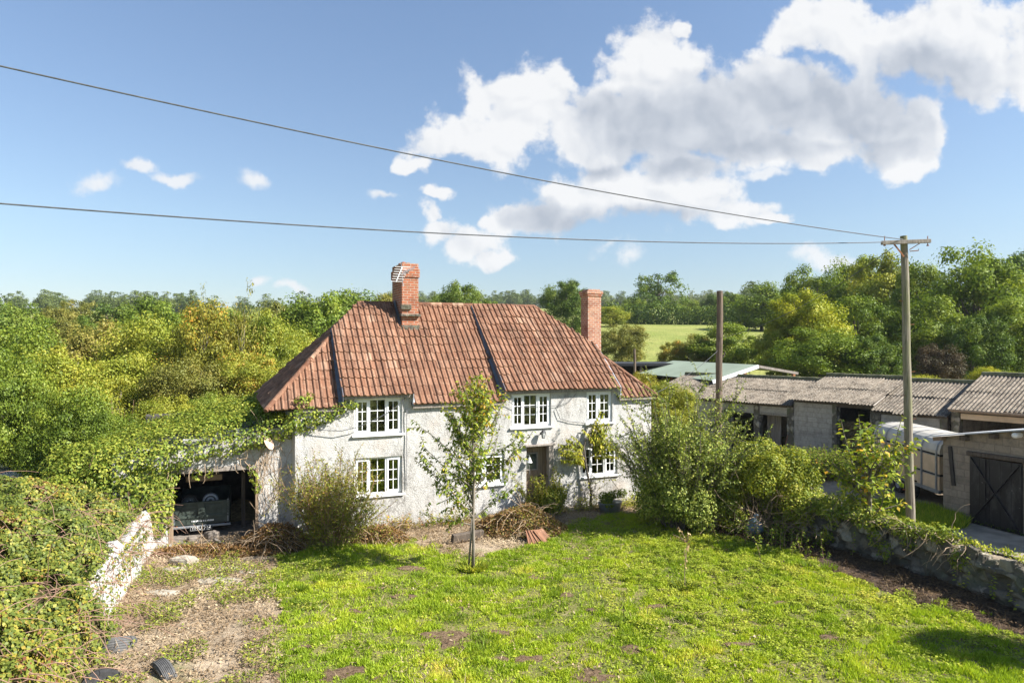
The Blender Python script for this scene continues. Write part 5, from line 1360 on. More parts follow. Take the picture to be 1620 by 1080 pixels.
BA = math.atan2(-.78, .62)
def barns():
    O = np.array([11.0, 35.0, -.3]); U = np.array([.62, -.78, 0]); N = np.array([.78, .62, 0])
    def barn(s0, s1, ze, zr, label, seed):
        return thing('barn', label, 'barn', O + U * s0, BA, 'row of corrugated roofed sheds'), s1 - s0, ze + .3, zr + .3
    def roof(root, L, ze, zr, seed, yr=3.3):
        r = corr_sheet(M(), -.08, L + .08, (-.28, ze), (yr, zr), seed=seed).build('roof', MT['asbestos'], root, True)
        corr_sheet(M(), -.08, L + .08, (yr * 2 + .3, ze), (yr, zr), rows=1, seed=seed + 50).build('rear_roof', MT['asbestos'], root, True)
        m = M()
        for k in range(int(L / .9) + 1):
            a = -.08 + k * .9; b = min(a + .92, L + .1)
            if b > a: m.tube([(a, yr, zr + .03), (b, yr, zr + .04)], [.1, .105], 8)
        m.build('ridge', MT['moss_ridge'], root)
        m = M()
        for y, zz in ((-.05, ze - .04), (1.5, ze + (zr - ze) * 1.75 / 3.55 - .06)): m.box(0, L, y, y + .09, zz - .1, zz)
        m.build('purlin', MT['dark_wood'], root)
        m = M(); m.add([(L - .12, 0, 0), (L - .12, yr * 2, 0), (L - .12, yr * 2, ze - .1), (L - .12, yr, zr - .1), (L - .12, 0, ze - .1)], [(0, 1, 2, 3, 4)]); m.add([(.06, 0, 0), (.06, yr * 2, 0), (.06, yr * 2, ze - .1), (.06, yr, zr - .1), (.06, 0, ze - .1)], [(0, 1, 2, 3, 4)])
        m.box(0, L, yr * 2 - .2, yr * 2, 0, ze - .08); m.build('end_wall', MT['block_pale'], root)
    def pier(root, x, w, h, mt='stone'): M().box(x, x + w, -.06, .32, 0, h).build('pier', MT[mt], root, bevel=.03)
    # A
    r, L, ze, zr = barn(-5, 3.62, 2.2, 3.25, 'corrugated roofed barn with two dark doorways just right of the tall shrub', 1)
    roof(r, L, ze, zr, 1)
    x = lambda s: s + 5
    pier(r, x(1.55), .3, ze - .12); pier(r, x(3.3), .34, ze - .1); pier(r, x(-.1), .3, ze - .12)
    M().box(x(1.85), x(3.3), .0, .2, 2.05, ze - .1).box(x(.2), x(1.55), .0, .2, 1.95, ze - .1).box(x(-5), x(-.1), .0, .2, 0, ze - .1).build('front_wall', MT['block_pale'], r)
    M().box(x(1.85), x(3.3), -.03, .16, 1.93, 2.05).build('lintel', MT['grey_wood'], r, bevel=.01)
    m = M()
    for k in range(5): m.box(x(1.9) + k * .15, x(1.9) + k * .15 + .14, .6 + .02 * (k % 2), .64 + .02 * (k % 2), .05, 1.9)
    m.build('door', MT['grey_wood'], r)
    # B
    r, L, ze, zr = barn(3.66, 7.3, 2.5, 3.5, 'corrugated roofed barn with a pale block wall and a bay of old straw', 2)
    roof(r, L, ze, zr, 2)
    x = lambda s: s - 3.66
    M().box(.0, x(5.5), .0, .2, 0, ze - .1).build('front_wall', MT['block_pale'], r); pier(r, x(5.5), .22, ze - .1, 'stone'); pier(r, x(7.15), .2, ze - .1)
    M().box(x(5.72), x(7.15), -.02, .14, ze - .22, ze - .1).build('lintel', MT['dark_wood'], r)
    o = thing('straw_stack', 'stack of old brown straw filling the open bay of a barn', 'straw', O + U * 6.45 + N * .9, BA)
    m = M(); rg = np.random.default_rng(3)
    for k in range(3):
        for q in range(3): m.box(-.72 + q * .48 + rg.normal() * .02, -.26 + q * .48, -.35 + rg.uniform(-.15, .1), .6, .0 + k * .62, .6 + k * .62)
    m.build('bales', MT['straw'], o, bevel=.06)
    n = 5200; p = np.stack([R.uniform(-.76, .76, n), R.uniform(-.55, -.3, n), R.uniform(0, 1.95, n)], 1); leaf_obj('loose_straw', [leaves(p, norm(unit(n) + np.array([0, -.3, -.5])), unit(n), R.uniform(.08, .25, n), .014)], MT['straw'], o)
    # C
    r, L, ze, zr = barn(7.36, 10.15, 2.25, 3.42, 'corrugated roofed barn directly behind the livestock trailer', 3)
    roof(r, L, ze, zr, 3)
    M().box(.0, 2.75, .0, .2, 0, ze - .1).build('front_wall', MT['block_pale'], r); pier(r, -.02, .26, ze - .1); pier(r, 2.5, .28, ze - .1)
    # D
    r, L, ze, zr = barn(10.3, 17, 2.55, 3.78, 'corrugated roofed barn with a pale timber lintel at the right edge, behind the block shed', 4)
    roof(r, L, ze, zr, 4, 3.6)
    pier(r, -.02, .3, ze - .1); pier(r, 2.75, .3, ze - .1); pier(r, 6.2, .3, ze - .1)
    M().box(.3, 2.75, -.03, .14, ze - .38, ze - .16).box(3.05, 6.2, -.03, .14, ze - .38, ze - .16).build('lintel', MT['cream'], r, bevel=.01)
    M().tube([(.0, -.32, ze - .03), (L, -.32, ze - .06)], .055, 8).build('gutter', MT['brown_wood'], r)
    # green sheeted barn
    r = thing('green_barn', 'low barn with a pale green sheet roof and white bargeboard behind the row of sheds', 'barn', (11.25, 38, -.3), math.atan2(.3, .954))
    m = M(); m.add([(-.2, -.2, 3.35), (2.75, -.2, 4.18), (2.75, 9, 4.18), (-.2, 9, 3.35), (5.4, -.2, 3.75), (5.4, 9, 3.75)] , [(0, 1, 2, 3), (1, 4, 5, 2)]); m.add([(-.2, -.2, 3.31), (2.75, -.2, 4.13), (2.75, 9, 4.13), (-.2, 9, 3.31), (5.4, -.2, 3.7), (5.4, 9, 3.7)], [(0, 1, 2, 3), (1, 4, 5, 2)])
    m.build('roof', MT['green_sheet'], r)
    M().bar((-.25, -.23, 3.26), (2.75, -.23, 4.09), .05, .2).build('bargeboard', MT['white'], r); M().bar((2.75, -.23, 4.09), (5.45, -.23, 3.66), .05, .14).build('bargeboard', MT['grey_wood'], r)
    m = M()
    for a, b in ((0, 0), (2.7, 0), (5.3, 0), (0, 4.5), (0, 8.8), (5.3, 4.5), (5.3, 8.8)): m.box(a, a + .16, b, b + .16, 0, 3.3 if a < 5 else 3.7)
    m.build('post', MT['rust'], r)
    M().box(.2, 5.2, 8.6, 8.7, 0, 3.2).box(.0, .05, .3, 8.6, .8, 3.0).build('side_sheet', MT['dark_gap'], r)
    # dark low roof far left of it
    q = P(975, 570, 47); r = thing('dark_shelter', 'low open shelter with a flat black roof seen between cottage chimney and green barn', 'shelter', (q[0], 46, 0), .05)
    M().box(-.1, 4.6, 0, 4, 3.55, 3.72).build('roof', MT['black_iron'], r); m = M()
    for a in (.1, 1.5, 3.0, 4.3): m.box(a, a + .14, .1, .24, -.3, 3.55)
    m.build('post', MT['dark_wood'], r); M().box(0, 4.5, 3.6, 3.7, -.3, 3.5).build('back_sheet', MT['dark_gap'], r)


def block_shed():
    A = math.atan2(-.925, .379); r = thing('block_shed', 'grey concrete block shed with a black boarded door and white sheet roof', 'shed', (13.64, 21.6, -.3), A)
    top = lambda x: 2.5 + x * .19
    m = M(); X0, X1 = .917, 2.336
    m.prism([(0, 0, -.1), (X0, 0, -.1), (X0, 0, 2.07), (X1, 0, 2.07), (X1, 0, -.1), (5, 0, -.1), (5, 0, top(5)), (0, 0, top(0))], (0, .2, 0))
    m.build('front_wall', MT['block'], r)
    M().box(0, .2, .2, 4, -.1, 2.5).box(4.8, 5, .2, 4, -.1, top(4.8)).box(.2, 4.8, 3.8, 4, -.1, 2.6).build('side_wall', MT['block'], r)
    m = M(); m.add([(-.5, -.3, top(-.5) + .02), (5.4, -.3, top(5.4) + .02), (5.4, 4.3, top(5.4) + .02), (-.5, 4.3, top(-.5) + .02)] + [(-.5, -.3, top(-.5) + .06), (5.4, -.3, top(5.4) + .06), (5.4, 4.3, top(5.4) + .06), (-.5, 4.3, top(-.5) + .06)], [(3, 2, 1, 0), (4, 5, 6, 7), (0, 1, 5, 4), (1, 2, 6, 5), (2, 3, 7, 6), (3, 0, 4, 7)])
    m.build('roof', MT['white_metal'], r)
    for x in (.75, 1.62, 3.0, 4.0): M().box(x - .09, x + .09, -.2, .1, top(x) - .16, top(x) - .02).build('rafter_end', MT['dark_wood'], r)
    M().lathe([(0, -.26), (.075, -.26), (.08, -.2), (.08, .0)], (2.28, 0, top(2.28) - .1), 14, 'y').build('white_pipe', MT['white'], r, True)
    M().bar((-.2, -.1, top(-.2) - .06), (.1, -.1, top(.1) - .06), .2, .12).build('wall_plate', MT['brown_wood'], r)
    m = M(); n = 5
    for k in range(n): a, b = X0 - .04 + (X1 - X0 + .08) * k / n, X0 - .04 + (X1 - X0 + .08) * (k + 1) / n; m.box(a + .004, b - .004, -.06 - .004 * (k % 2), -.02, .0, 2.02)
    d = m.build('door', MT['black_paint'], r, bevel=.004)
    M().bar((X0 + .02, -.085, 1.98), (X1 - .02, -.085, .06), .03, .075, (0, 1, 0)).bar((X0 + .02, -.1, .06), (X1 - .02, -.1, 1.98), .03, .075, (0, 1, 0)).build('brace', MT['black_paint'], d)
    M().box(X0 + .42, X0 + .45, -.095, -.066, .05, 1.98).box(X1 - .03, X1 + .03, -.095, -.066, .05, 2.0).build('batten', MT['black_paint'], d)
    M().bar((X0 - .12, -.05, 2.1), (X1 + .25, -.05, 2.13), .12, .13).build('lintel', MT['dark_wood'], r, bevel=.02)
    M().bar((.24, -.03, 2.22), (.36, -.03, 1.02), .11, .05, (0, 1, 0)).build('wall_batten', MT['black_iron'], r)
    n = 500; a = R.uniform(0, 5, n); p = np.stack([a, R.uniform(-.12, .0, n), R.uniform(0, .12, n)], 1); leaf_obj('base_moss', [leaves(p, unit(n), unit(n), .06, .035)], MT['lf_dark'], r)


def livestock_trailer():
    r = thing('livestock_trailer', 'cream livestock trailer with grey metal ribs parked behind the block shed', 'livestock trailer', (14.98, 24.5, -.3), math.radians(-1.5))
    y0, y1, w = -2.15, 2.1, .9
    m = M()
    for a, b in ((.62, 1.06), (1.14, 1.72)):
        for s in (-1, 1): m.box(s * w - .015, s * w + .015, y0, y1, a, b)
        m.box(-w, w, y0, y0 + .03, a, b); m.box(-w, w, y1 - .03, y1, a, b)
    m.build('side_panel', MT['cream'], r)
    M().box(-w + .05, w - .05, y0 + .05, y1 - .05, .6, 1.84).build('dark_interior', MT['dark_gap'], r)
    m = M()
    prof = [(-w - .02, 1.80), (-w - .02, 1.90), (-w + .04, 2.1), (-w + .16, 2.24), (-w + .35, 2.32), (-.2, 2.37), (.2, 2.37), (w - .35, 2.32), (w - .16, 2.24), (w - .04, 2.1), (w + .02, 1.90), (w + .02, 1.80)]
    V = [(x, y, z) for y in (y0 - .02, y1 + .02) for x, z in prof]; n = len(prof)
    m.add(V, [(i, i + 1, n + i + 1, n + i) for i in range(n - 1)] + [tuple(range(n)), tuple(range(2 * n - 1, n - 1, -1))]); m.build('roof', MT['cream_roof'], r)
    for k, yy in enumerate((1.95, 1.2, .45, -.35, -1.15, -2.0)):
        m = M()
        for s in (-1, 1): m.box(s * (w + .03) - .022, s * (w + .03) + .022, yy - .035, yy + .035, .5, 1.82)
        for i in range(n - 1):
            a, b = prof[i], prof[i + 1]; k2 = 1.018
            m.quad((a[0] * k2, yy - .03, a[1] + .014), (a[0] * k2, yy + .03, a[1] + .014), (b[0] * k2, yy + .03, b[1] + .014), (b[0] * k2, yy - .03, b[1] + .014))
        m.build('rib', MT['aluminium'], r)
    m = M()
    for s in (-1, 1):
        m.box(s * w - .04, s * w + .04, y0, y1, .50, .62)
        for z in (1.065, 1.135, 1.725): m.box(s * (w + .005) - .015, s * (w + .005) + .015, y0, y1, z - .012, z + .012)
    m.build('rail', MT['aluminium'], r)
    for s in (-1, 1):
        for yy in (.42, -.42):
            wh = M().lathe([(.15, -.09), (.27, -.1), (.31, -.07), (.31, .07), (.27, .1), (.15, .09)], (s * .82, yy, .31), 24, 'x').build('wheel', MT['rubber'], r, True)
            M().lathe([(0, -.06), (.06, -.08), (.07, -.05), (.13, -.04), (.16, -.085), (.165, .09), (0, .06)], (s * .82, yy, .31), 20, 'x').build('rim', MT['rim'], wh, True)
        M().box(s * .9 - .13, s * .9 + .1, -.85, .85, .645, .68).build('mudguard', MT['dark_gap'], r)
    M().bar((0, y1, .5), (0, y1 + 1.2, .5), .1, .1).build('drawbar', MT['galv'], r)


def poles():
    def pole(name, label, cat, b, t, r0, r1, hardware):
        root = thing(name, label, cat, b); b, t = np.array(b, float), np.array(t, float); d = t - b; n = 9
        m = M(); m.tube([d * k / (n - 1) + np.array([.012 * math.sin(k * 2.1), .01 * math.cos(k * 1.7), 0]) for k in range(n)], list(np.linspace(r0, r1, n)), 14); m.build('pole', MT['pole_wood' if hardware else 'brown_pole'], root)
        return root, d
    # the nearer pole with its crossarm
    b, t = np.array([10.52, 18.0, -.3]), np.array([10.34, 18.0, 7.98]); r, d = pole('power_pole', 'weathered power pole with a crossarm rising behind the stone wall', 'power pole', b, t, .115, .085, True)
    z = 7.98 - .3 - .0; arm = z + .3 + .12
    c = d * (arm / d[2]); ya = -.11
    arm_o = M().bar((c[0] - .66, ya, arm - .02), (c[0] + .62, ya, arm + .03), .09, .1).build('crossarm', MT['grey_wood'], r, bevel=.008)
    m = M()
    for x in (-.58, .55): m.tube([(c[0] + x, ya, arm - .1), (c[0] + x, ya, arm + .16)], .012, 6).lathe([(.03, -.03), (.03, .0)], (c[0] + x, ya, arm - .07), 8)
    m.build('insulator_pin', MT['rust'], arm_o)
    m = M(); m.bar((c[0] - .34, ya - .01, arm - .05), (c[0] - .07, ya, arm - .38), .012, .04).bar((c[0] + .34, ya - .01, arm - .03), (c[0] + .07, ya, arm - .2), .012, .02); m.build('brace', MT['rust'], r)
    m = M(); m.tube([(c[0] + .08, ya, arm - .24), (c[0] + .3, ya - .02, arm - .22), (c[0] + .3, ya - .02, arm - .18)], .012, 6)
    for k in range(9):
        zz = 1.6 + k * .62; e = d * (zz / d[2]); m.tube([(e[0] + (.08 if k % 2 else -.08), -.02, zz), (e[0] + (.2 if k % 2 else -.2), -.03, zz + .01)], .008, 5)
    m.build('step_iron', MT['rust'], r)
    top = b + np.array([c[0], ya, arm])
    # the bare pole farther back
    p0, p1 = np.array([P(1139, 540, 26)[0] - .08, 26, -.3]), P(1139, 460, 26)
    r2, d2 = pole('telegraph_pole', 'bare brown telegraph pole rising behind the tall shrub', 'telegraph pole', p0, p1, .14, .115, False)
    m = M(); m.lathe([(.12, 7.37), (.1, 7.42), (0, 7.44)], (d2[0], 0, 0), 12).tube([(d2[0] * .7 + .13, -.05, 4.9), (d2[0] * .7 + .2, -.05, 5.1)], .03, 6); m.build('pole_cap', MT['dark_wood'], r2)
    q = P(1004, 552, 34); r3, _ = pole('fence_post', 'thin grey post standing behind the right brick chimney', 'post', (q[0], 34, 0), (q[0], 34, q[2]), .075, .06, False)
    # the two overhead lines
    def line(a, e, sag, rad, label, ra=None):
        a, e = np.array(a, float), np.array(e, float); n = 60; pts = []
        for k in range(n + 1): s = k / n; p = a + (e - a) * s; p[2] -= sag * 4 * s * (1 - s); pts.append(p)
        o = M().tube(pts, rad, 6).build('overhead_line', MT['wire'], None, True); return tag(o, label, 'cable', 'overhead lines', 'thing')
    e1 = P(0, 84, 9); e2 = P(0, 300, 9)
    a1 = top + np.array([-.1, .0, .07]); a2 = top + np.array([-.6, 0, -.0])
    f = 1.22
    line(a1, a1 + (e1 - a1) * f, .29, .0115, 'upper overhead cable crossing the sky and dropping steeply to the pole crossarm')
    line(a2, a2 + (e2 - a2) * f, .31, .0115, 'lower overhead cable crossing the sky nearly level to the end of the crossarm')
    line(top + np.array([-.3, .1, -.12]), p1 + np.array([0, 0, -1.8]), .35, .008, 'slack thin wire running between the two wooden poles')
    line(p1 + np.array([0, 0, -2.2]), HW(4.2, .5, 3.3), .2, .008, 'thin wire from the bare telegraph pole down to the cottage eave')


def yard_clutter():
    # black bag, white tub and leaning wooden handle by the barn pier
    q = P(1232, 712, 29); o = thing('rubbish_bag', 'black plastic rubbish bag by the dark barn doorway', 'bag', (q[0], 29, -.3)); rg = np.random.default_rng(4)
    m = M(); n = 14; V = []
    for j in range(7):
        for i in range(n): t = 2 * math.pi * i / n; rr = (.2, .34, .36, .33, .25, .12, .03)[j] * rg.uniform(.85, 1.12); V.append((math.cos(t) * rr, math.sin(t) * rr, .85 * j / 6))
    m.add(V, [(j * n + i, j * n + (i + 1) % n, (j + 1) * n + (i + 1) % n, (j + 1) * n + i) for j in range(6) for i in range(n)]); m.build('bag', MT['black_iron'], o, True); M().tube([(0, 0, .82), (.05, 0, .95), (.14, .02, 1.0)], [.03, .06, .02], 7).build('neck', MT['black_iron'], o, True)
    q = P(1236, 733, 28); o = thing('white_tub', 'white plastic tub standing before the black rubbish bag', 'tub', (q[0], 28, -.3)); M().lathe([(0, 0), (.17, 0), (.2, .42), (.215, .42), (.215, .46), (.19, .46), (.18, .05), (0, .04)], (0, 0, 0), 20).build('tub', MT['white'], o, True)
    M().tube([(-.21, 0, .4), (-.15, -.16, .24), (.0, -.22, .2), (.15, -.16, .24), (.21, 0, .4)], .008, 5).build('handle', MT['galv'], o)
    a = P(1246, 688, 31.3); b = P(1236, 714, 29.2); o = thing('wooden_handle', 'reddish wooden pole leaning against the barn pier', 'pole', b); M().tube([(0, 0, -.7), tuple(np.array(a) - np.array(b))], [.035, .03], 8).build('shaft', MT['rust'], o, True)
    M().tube([tuple((np.array(a) - np.array(b)) * .98), tuple((np.array(a) - np.array(b)) * 1.05)], [.04, .035], 8).build('grip', MT['dark_wood'], o, True)
    # nettles and grass in the yard
    def clump(name, label, cat, x, y, rx, ry, n, h, mat, L=.1):
        o = thing(name, label, cat, (x, y, -.3)); sp, vf = [], []; rg = np.random.default_rng(int(x * 10))
        for k in range(n): a = rg.uniform(0, 6.28); q = math.sqrt(rg.random()); p = shoot((q * math.cos(a) * rx, q * math.sin(a) * ry, 0), (rg.normal() * .2, rg.normal() * .2, 1), h * rg.uniform(.5, 1.1), 6, .07); sp.append(p); vf.append(leaf_on(p, .045, L, L * .5, .05, .5, .3))
        stems_to(o, sp, .006, .003, MT['cane'], 'stems', 4); leaf_obj('foliage', vf, MT[mat], o)
    q = P(1290, 720, 28.0); clump('nettle_bed', 'bed of dark green nettles in front of the pale barn wall', 'nettles', q[0], 28.0, 1.3, 1.2, 330, 1.15, 'lf_mid', .13)
    q = P(1256, 690, 31); clump('nettle_bed', 'smaller nettles at the foot of the stone barn pier', 'nettles', q[0] + .4, 29.6, .8, .8, 120, .9, 'lf_mid', .13)
    q = P(1445, 800, 20.8); o = thing('grass_patch', 'tall green grass in the yard between the pole and the block shed', 'grass', (12.6, 21.3, -.3)); n = 15000
    a = R.uniform(0, 6.28, n); rr = np.sqrt(R.random(n)); x, y = rr * np.cos(a) * 1.2, rr * np.sin(a) * 1.6; p = np.stack([x, y, np.zeros(n)], 1)
    leaf_obj('blades', [leaves(p, norm(np.stack([R.normal(size=n) * .4, R.normal(size=n) * .4, np.ones(n)], 1)), unit(n), R.uniform(.12, .4, n), .02)], MT['grass'], o)
    n = 5000; x = R.uniform(8, 13.5, n); y = R.uniform(17, 30, n); k = vnoise(x, y, 1.1, 303, 3) > .58; x, y = x[k], y[k]; n = len(x)
    o = leaf_obj('yard_weeds', [leaves(np.stack([x, y, np.full(n, -.29)], 1), norm(np.stack([R.normal(size=n), R.normal(size=n), R.uniform(.2, 1.5, n)], 1)), unit(n), R.uniform(.06, .16, n), .03)], MT['weed']); tag(o, kind='stuff')
    # nose of a silver car beyond the brambles on the far left
    r = thing('parked_car', 'silver grey car mostly hidden beyond the brambles at the left edge', 'car', (-17.95, 21.5, .0), math.radians(6))
    prof = [(-2.0, .25), (-2.05, .7), (-1.3, .82), (-.5, 1.38), (.9, 1.42), (1.65, .95), (2.0, .85), (2.0, .3)]
    M().prism([(x, -.8, z) for x, z in prof], (0, 1.6, 0)).build('body', MT['car_silver'], r, bevel=.08)
    M().add([(.94, -.68, 1.37), (1.62, -.72, .98), (1.62, .72, .98), (.94, .68, 1.37)], [(0, 1, 2, 3)]).build('windscreen', MT['glass'], r).location = (.03, 0, .035)
    M().add([(-.45, -.83, 1.3), (.85, -.83, 1.33), (1.4, -.83, .98), (-1.0, -.83, .95)], [(0, 1, 2, 3)]).build('side_window', MT['glass'], r)
    for a in (-1.25, 1.3):
        for s in (-.75, .75): M().lathe([(.0, -.1), (.3, -.1), (.33, 0), (.3, .1), (0, .1)], (a, s, .32), 20, 'y').build('wheel', MT['rubber'], r, True)
# ------------------------------------------------------------------ trees and hedges beyond
def crown_proto(name, seed, K, per, leaf, rc=(.17, .32), gap=0.0, low=-1.0, asp=.6):
    rg = np.random.default_rng(seed); c = []
    while len(c) < K:
        u = rg.normal(size=3); u /= np.linalg.norm(u); r = rg.random() ** .36
        p = u * r * np.array([1, 1, 1.0]) * .82
        if p[2] < low: continue
        if p[2] < -.25 and math.hypot(p[0], p[1]) > .85 + p[2] * .35: continue
        c.append(p)
    c = np.array(c); cr = rg.uniform(rc[0], rc[1], K) * (1.05 - .3 * np.linalg.norm(c, axis=1))
    n = K * per; k = rg.integers(0, K, n); u = rg.normal(size=(n, 3)); u /= np.linalg.norm(u, axis=1, keepdims=True)
    rad = np.where(rg.random(n) < .12, rg.uniform(1.0, 1.45, n), .35 + .7 * rg.random(n) ** .7)
    flat = np.array([1.15, 1.15, .8])
    p = c[k] + u * flat * (cr[k] * rad)[:, None]
    nr = norm(u * .9 + norm(p) * .25 + np.array([0, 0, .4]) + rg.normal(size=(n, 3)) * .5)
    dr = norm(np.cross(nr, rg.normal(size=(n, 3))) + np.array([0, 0, -.3]))
    L = leaf * rg.uniform(.6, 1.3, n)
    lo, hi = np.percentile(p, .3, axis=0), np.percentile(p, 99.7, axis=0); p = (p - (lo + hi) / 2) / ((hi - lo) / 2)
    v, f = leaves(p, dr, nr, L, L * asp, .2)
    clump = rg.random(K)
    return np_mesh(name, v, f, np.clip(.5 * clump[k] + .5 * rg.random(n), 0, 1))


def trunk_proto(name, seed):
    rg = np.random.default_rng(seed); m = M()
    m.tube([(0, 0, -.02), (.01, 0, .25), (-.01, .01, .5), (.02, 0, .8)], [.055, .045, .035, .012], 8)
    for k in range(11):
        z = rg.uniform(.22, .62); a = rg.uniform(0, 6.28); pts = shoot((0, 0, z), (math.cos(a), math.sin(a), rg.uniform(.5, 1.2)), rg.uniform(.28, .5), 6, .12, .3); m.tube(pts, list(np.linspace(.02, .004, 7)), 5, cap=False)
    o = m.build(name, MT['bark']); me = o.data; bpy.data.objects.remove(o); return me


def trees():
    PR = {'far': [crown_proto('crown', 100 + i, 100, 165, .074, (.13, .32)) for i in range(3)],
          'mid': [crown_proto('crown', 120 + i, 92, 330, .056, (.12, .27)) for i in range(3)],
          'near': [crown_proto('crown', 140 + i, 190, 250, .045, (.09, .28)) for i in range(3)],
          'loose': [crown_proto('crown', 160, 60, 90, .08, (.12, .24))],
          'wisp': [crown_proto('crown', 170, 26, 40, .075, (.1, .2))]}
    TR = [trunk_proto('trunk', 50 + i) for i in range(3)]
    cnt = [0]; rg = np.random.default_rng(77)
    used_me = set()
    def crown(root, kind, mat, loc, sc, rot):
        cnt[0] += 1; me = PR[kind][cnt[0] % len(PR[kind])]
        o = bpy.data.objects.new('crown', me); COL.objects.link(o)
        if not me.materials: me.materials.append(MT[mat])
        o.material_slots[0].link = 'OBJECT'; o.material_slots[0].material = MT[mat]
        o.parent = root; o.location = loc; o.scale = sc; o.rotation_euler = (0, 0, rot)
    def tree(px, yt, d, wpx, mat, kind, label, yb=None, name='tree', cat='tree', group=None, deep=1.0):
        x = (px - 810) / F * d; g = float(terr(x, d)); zt = CAMZ + (540 - yt) / F * d; w = wpx / F * d / 2
        root = thing(name, label, cat, (x, d, g), 0, group); H = zt - g
        zb = g + .1 * H if yb is None else max(g + .02, CAMZ + (540 - yb) / F * d)
        t = bpy.data.objects.new('trunk', TR[cnt[0] % 3]); COL.objects.link(t); t.parent = root; t.rotation_euler = (0, 0, rg.uniform(0, 6)); s = min(w * 1.3, H * .8); t.scale = (s, s, H * .98)
        t.data.materials.append(MT['bark']) if not t.data.materials else None
        crown(root, kind, mat, (0, 0, (zt + zb) / 2 - g), (w, w * deep, (zt - zb) / 2), rg.uniform(0, 6.28))
        return root
    T = tree
    gl = 'trees behind the brambles on the left'; gr = 'trees behind the farm sheds on the right'; gf = 'trees along the far field'
    # ---- left, far to near
    T(-40, 470, 66, 130, 'lf_dark', 'far', 'dark tree cut off by the left edge, on the skyline', 640, group=gl)
    T(32, 481, 70, 86, 'lf_mid', 'far', 'round green tree first on the skyline from the left edge', 640, group=gl)
    T(88, 486, 80, 70, 'lf_olive', 'far', 'olive tree on the skyline with a thin pale top', 640, group=gl)
    T(128, 474, 88, 66, 'lf_olive', 'loose', 'brownish thin topped tree standing a little above the left skyline', 600, group=gl)
    T(178, 480, 74, 92, 'lf_dark', 'far', 'dark flat topped tree on the left skyline between olive and bright trees', 640, group=gl)
    T(246, 472, 62, 104, 'lf_mid', 'far', 'tall bright round tree, highest of the dense crowns on the left skyline', 640, group=gl)
    T(305, 489, 70, 90, 'lf_dark', 'far', 'dark low tree just left of the tall wispy saplings', 640, group=gl)
    T(365, 490, 72, 90, 'lf_mid', 'far', 'green tree behind the two wispy saplings', 640, group=gl)
    T(492, 466, 54, 150, 'lf_mid', 'mid', 'broad dome of a tree immediately left of the cottage ridge', 640, group=gl)
    T(445, 480, 60, 90, 'lf_olive', 'far', 'olive crown on the left shoulder of the broad dome shaped tree', 640, group=gl)
    T(560, 461, 66, 116, 'lf_mid', 'far', 'green tree rising over the cottage ridge left of the brick chimney', 560, group=gl)
    T(612, 463, 84, 80, 'lf_olive', 'far', 'light crown half hidden by the aerial chimney', 560, group=gl)
    T(322, 449, 33, 46, 'lf_olive', 'wisp', 'wispy sapling poking above the skyline, the left one of two', 640, group=gl)
    T(386, 444, 33, 58, 'lf_olive', 'wisp', 'wispy sapling poking above the skyline, the right one of two', 640, group=gl)
    gs = 'scrub trees behind the garage'
    T(30, 520, 38, 190, 'lf_mid', 'near', 'wide mid green scrub tree filling the left edge below the skyline', 760, group=gs)
    T(150, 512, 40, 170, 'lf_olive', 'near', 'pale olive scrub tree under the flat topped skyline tree', 720, group=gs)
    T(255, 505, 37, 170, 'lf_light', 'near', 'light yellow green scrub tree under the tall round skyline tree', 700, group=gs)
    T(345, 484, 34, 150, 'lf_autumn', 'near', 'scrub tree tinged orange below the wispy saplings', 690, group=gs)
    T(425, 494, 35, 130, 'lf_light', 'near', 'yellow green scrub tree beside the left hip of the cottage roof', 690, group=gs)
    T(470, 520, 38, 110, 'lf_light', 'near', 'light scrub tree partly behind the left hip of the cottage roof', 680, group=gs)
    T(190, 560, 30, 150, 'lf_light', 'near', 'light green bush in the middle of the scrub, above the ferny bush', 740, group=gs)
    T(95, 555, 27, 190, 'lf_light', 'near', 'bright bushy scrub tree above the bramble bank', 760, group=gs)
    T(-5, 560, 23, 150, 'lf_mid', 'near', 'leafy bush at the left edge with dark hollows', 780, group=gs)
    T(125, 615, 21, 150, 'lf_mid', 'near', 'deep green bush right behind the brambles near the left edge', 800, group=gs)
    T(165, 645, 20.5, 110, 'lf_mid', 'near', 'low green bush behind the brambles next to the ferny bush', 780, group=gs)
    T(300, 570, 29, 150, 'lf_olive', 'near', 'dark centred green bush behind the garage roof', 720, group=gs)
    T(385, 560, 30, 140, 'lf_willow', 'near', 'yellowing bush with orange leaves behind the garage roof', 700, group=gs)
    T(265, 630, 22.5, 130, 'lf_light', 'near', 'light bush rising just behind the ivy on the garage roof', 760, group=gs)
    T(340, 625, 25, 120, 'lf_ivy', 'near', 'ivy green bush beside the slate corner of the garage roof', 740, group=gs)
    T(440, 570, 33, 90, 'lf_willow', 'near', 'small yellow bush against the lower left hip of the roof', 700, group=gs)
    # feathery grey green bush
    d = 22; x = (205 - 810) / F * d; root = thing('feathery_bush', 'feathery grey green bush of upright plumes above the brambles', 'bush', (x, d, -.3)); st, vf = [], []
    for k in range(26):
        p = shoot((rg.uniform(-1.0, 1.0), rg.normal() * .4, 0), (rg.normal() * .06, rg.normal() * .05, 1), rg.uniform(2.7, 3.7), 9, .03); st.append(p)
        for q in range(26):
            i = rg.integers(3, 10); a = rg.uniform(0, 6.28); t = shoot(p[i] + rg.normal(size=3) * .02, (math.cos(a), math.sin(a), .25), .45 * (1.15 - i / 10) + .1, 4, .06, -.2); vf.append(leaf_on(t, .03, .07, .016, 0, .2, .9))
    stems_to(root, st, .014, .004, MT['cane'], 'stems', 4); leaf_obj('foliage', vf, MT['lf_fern'], root)
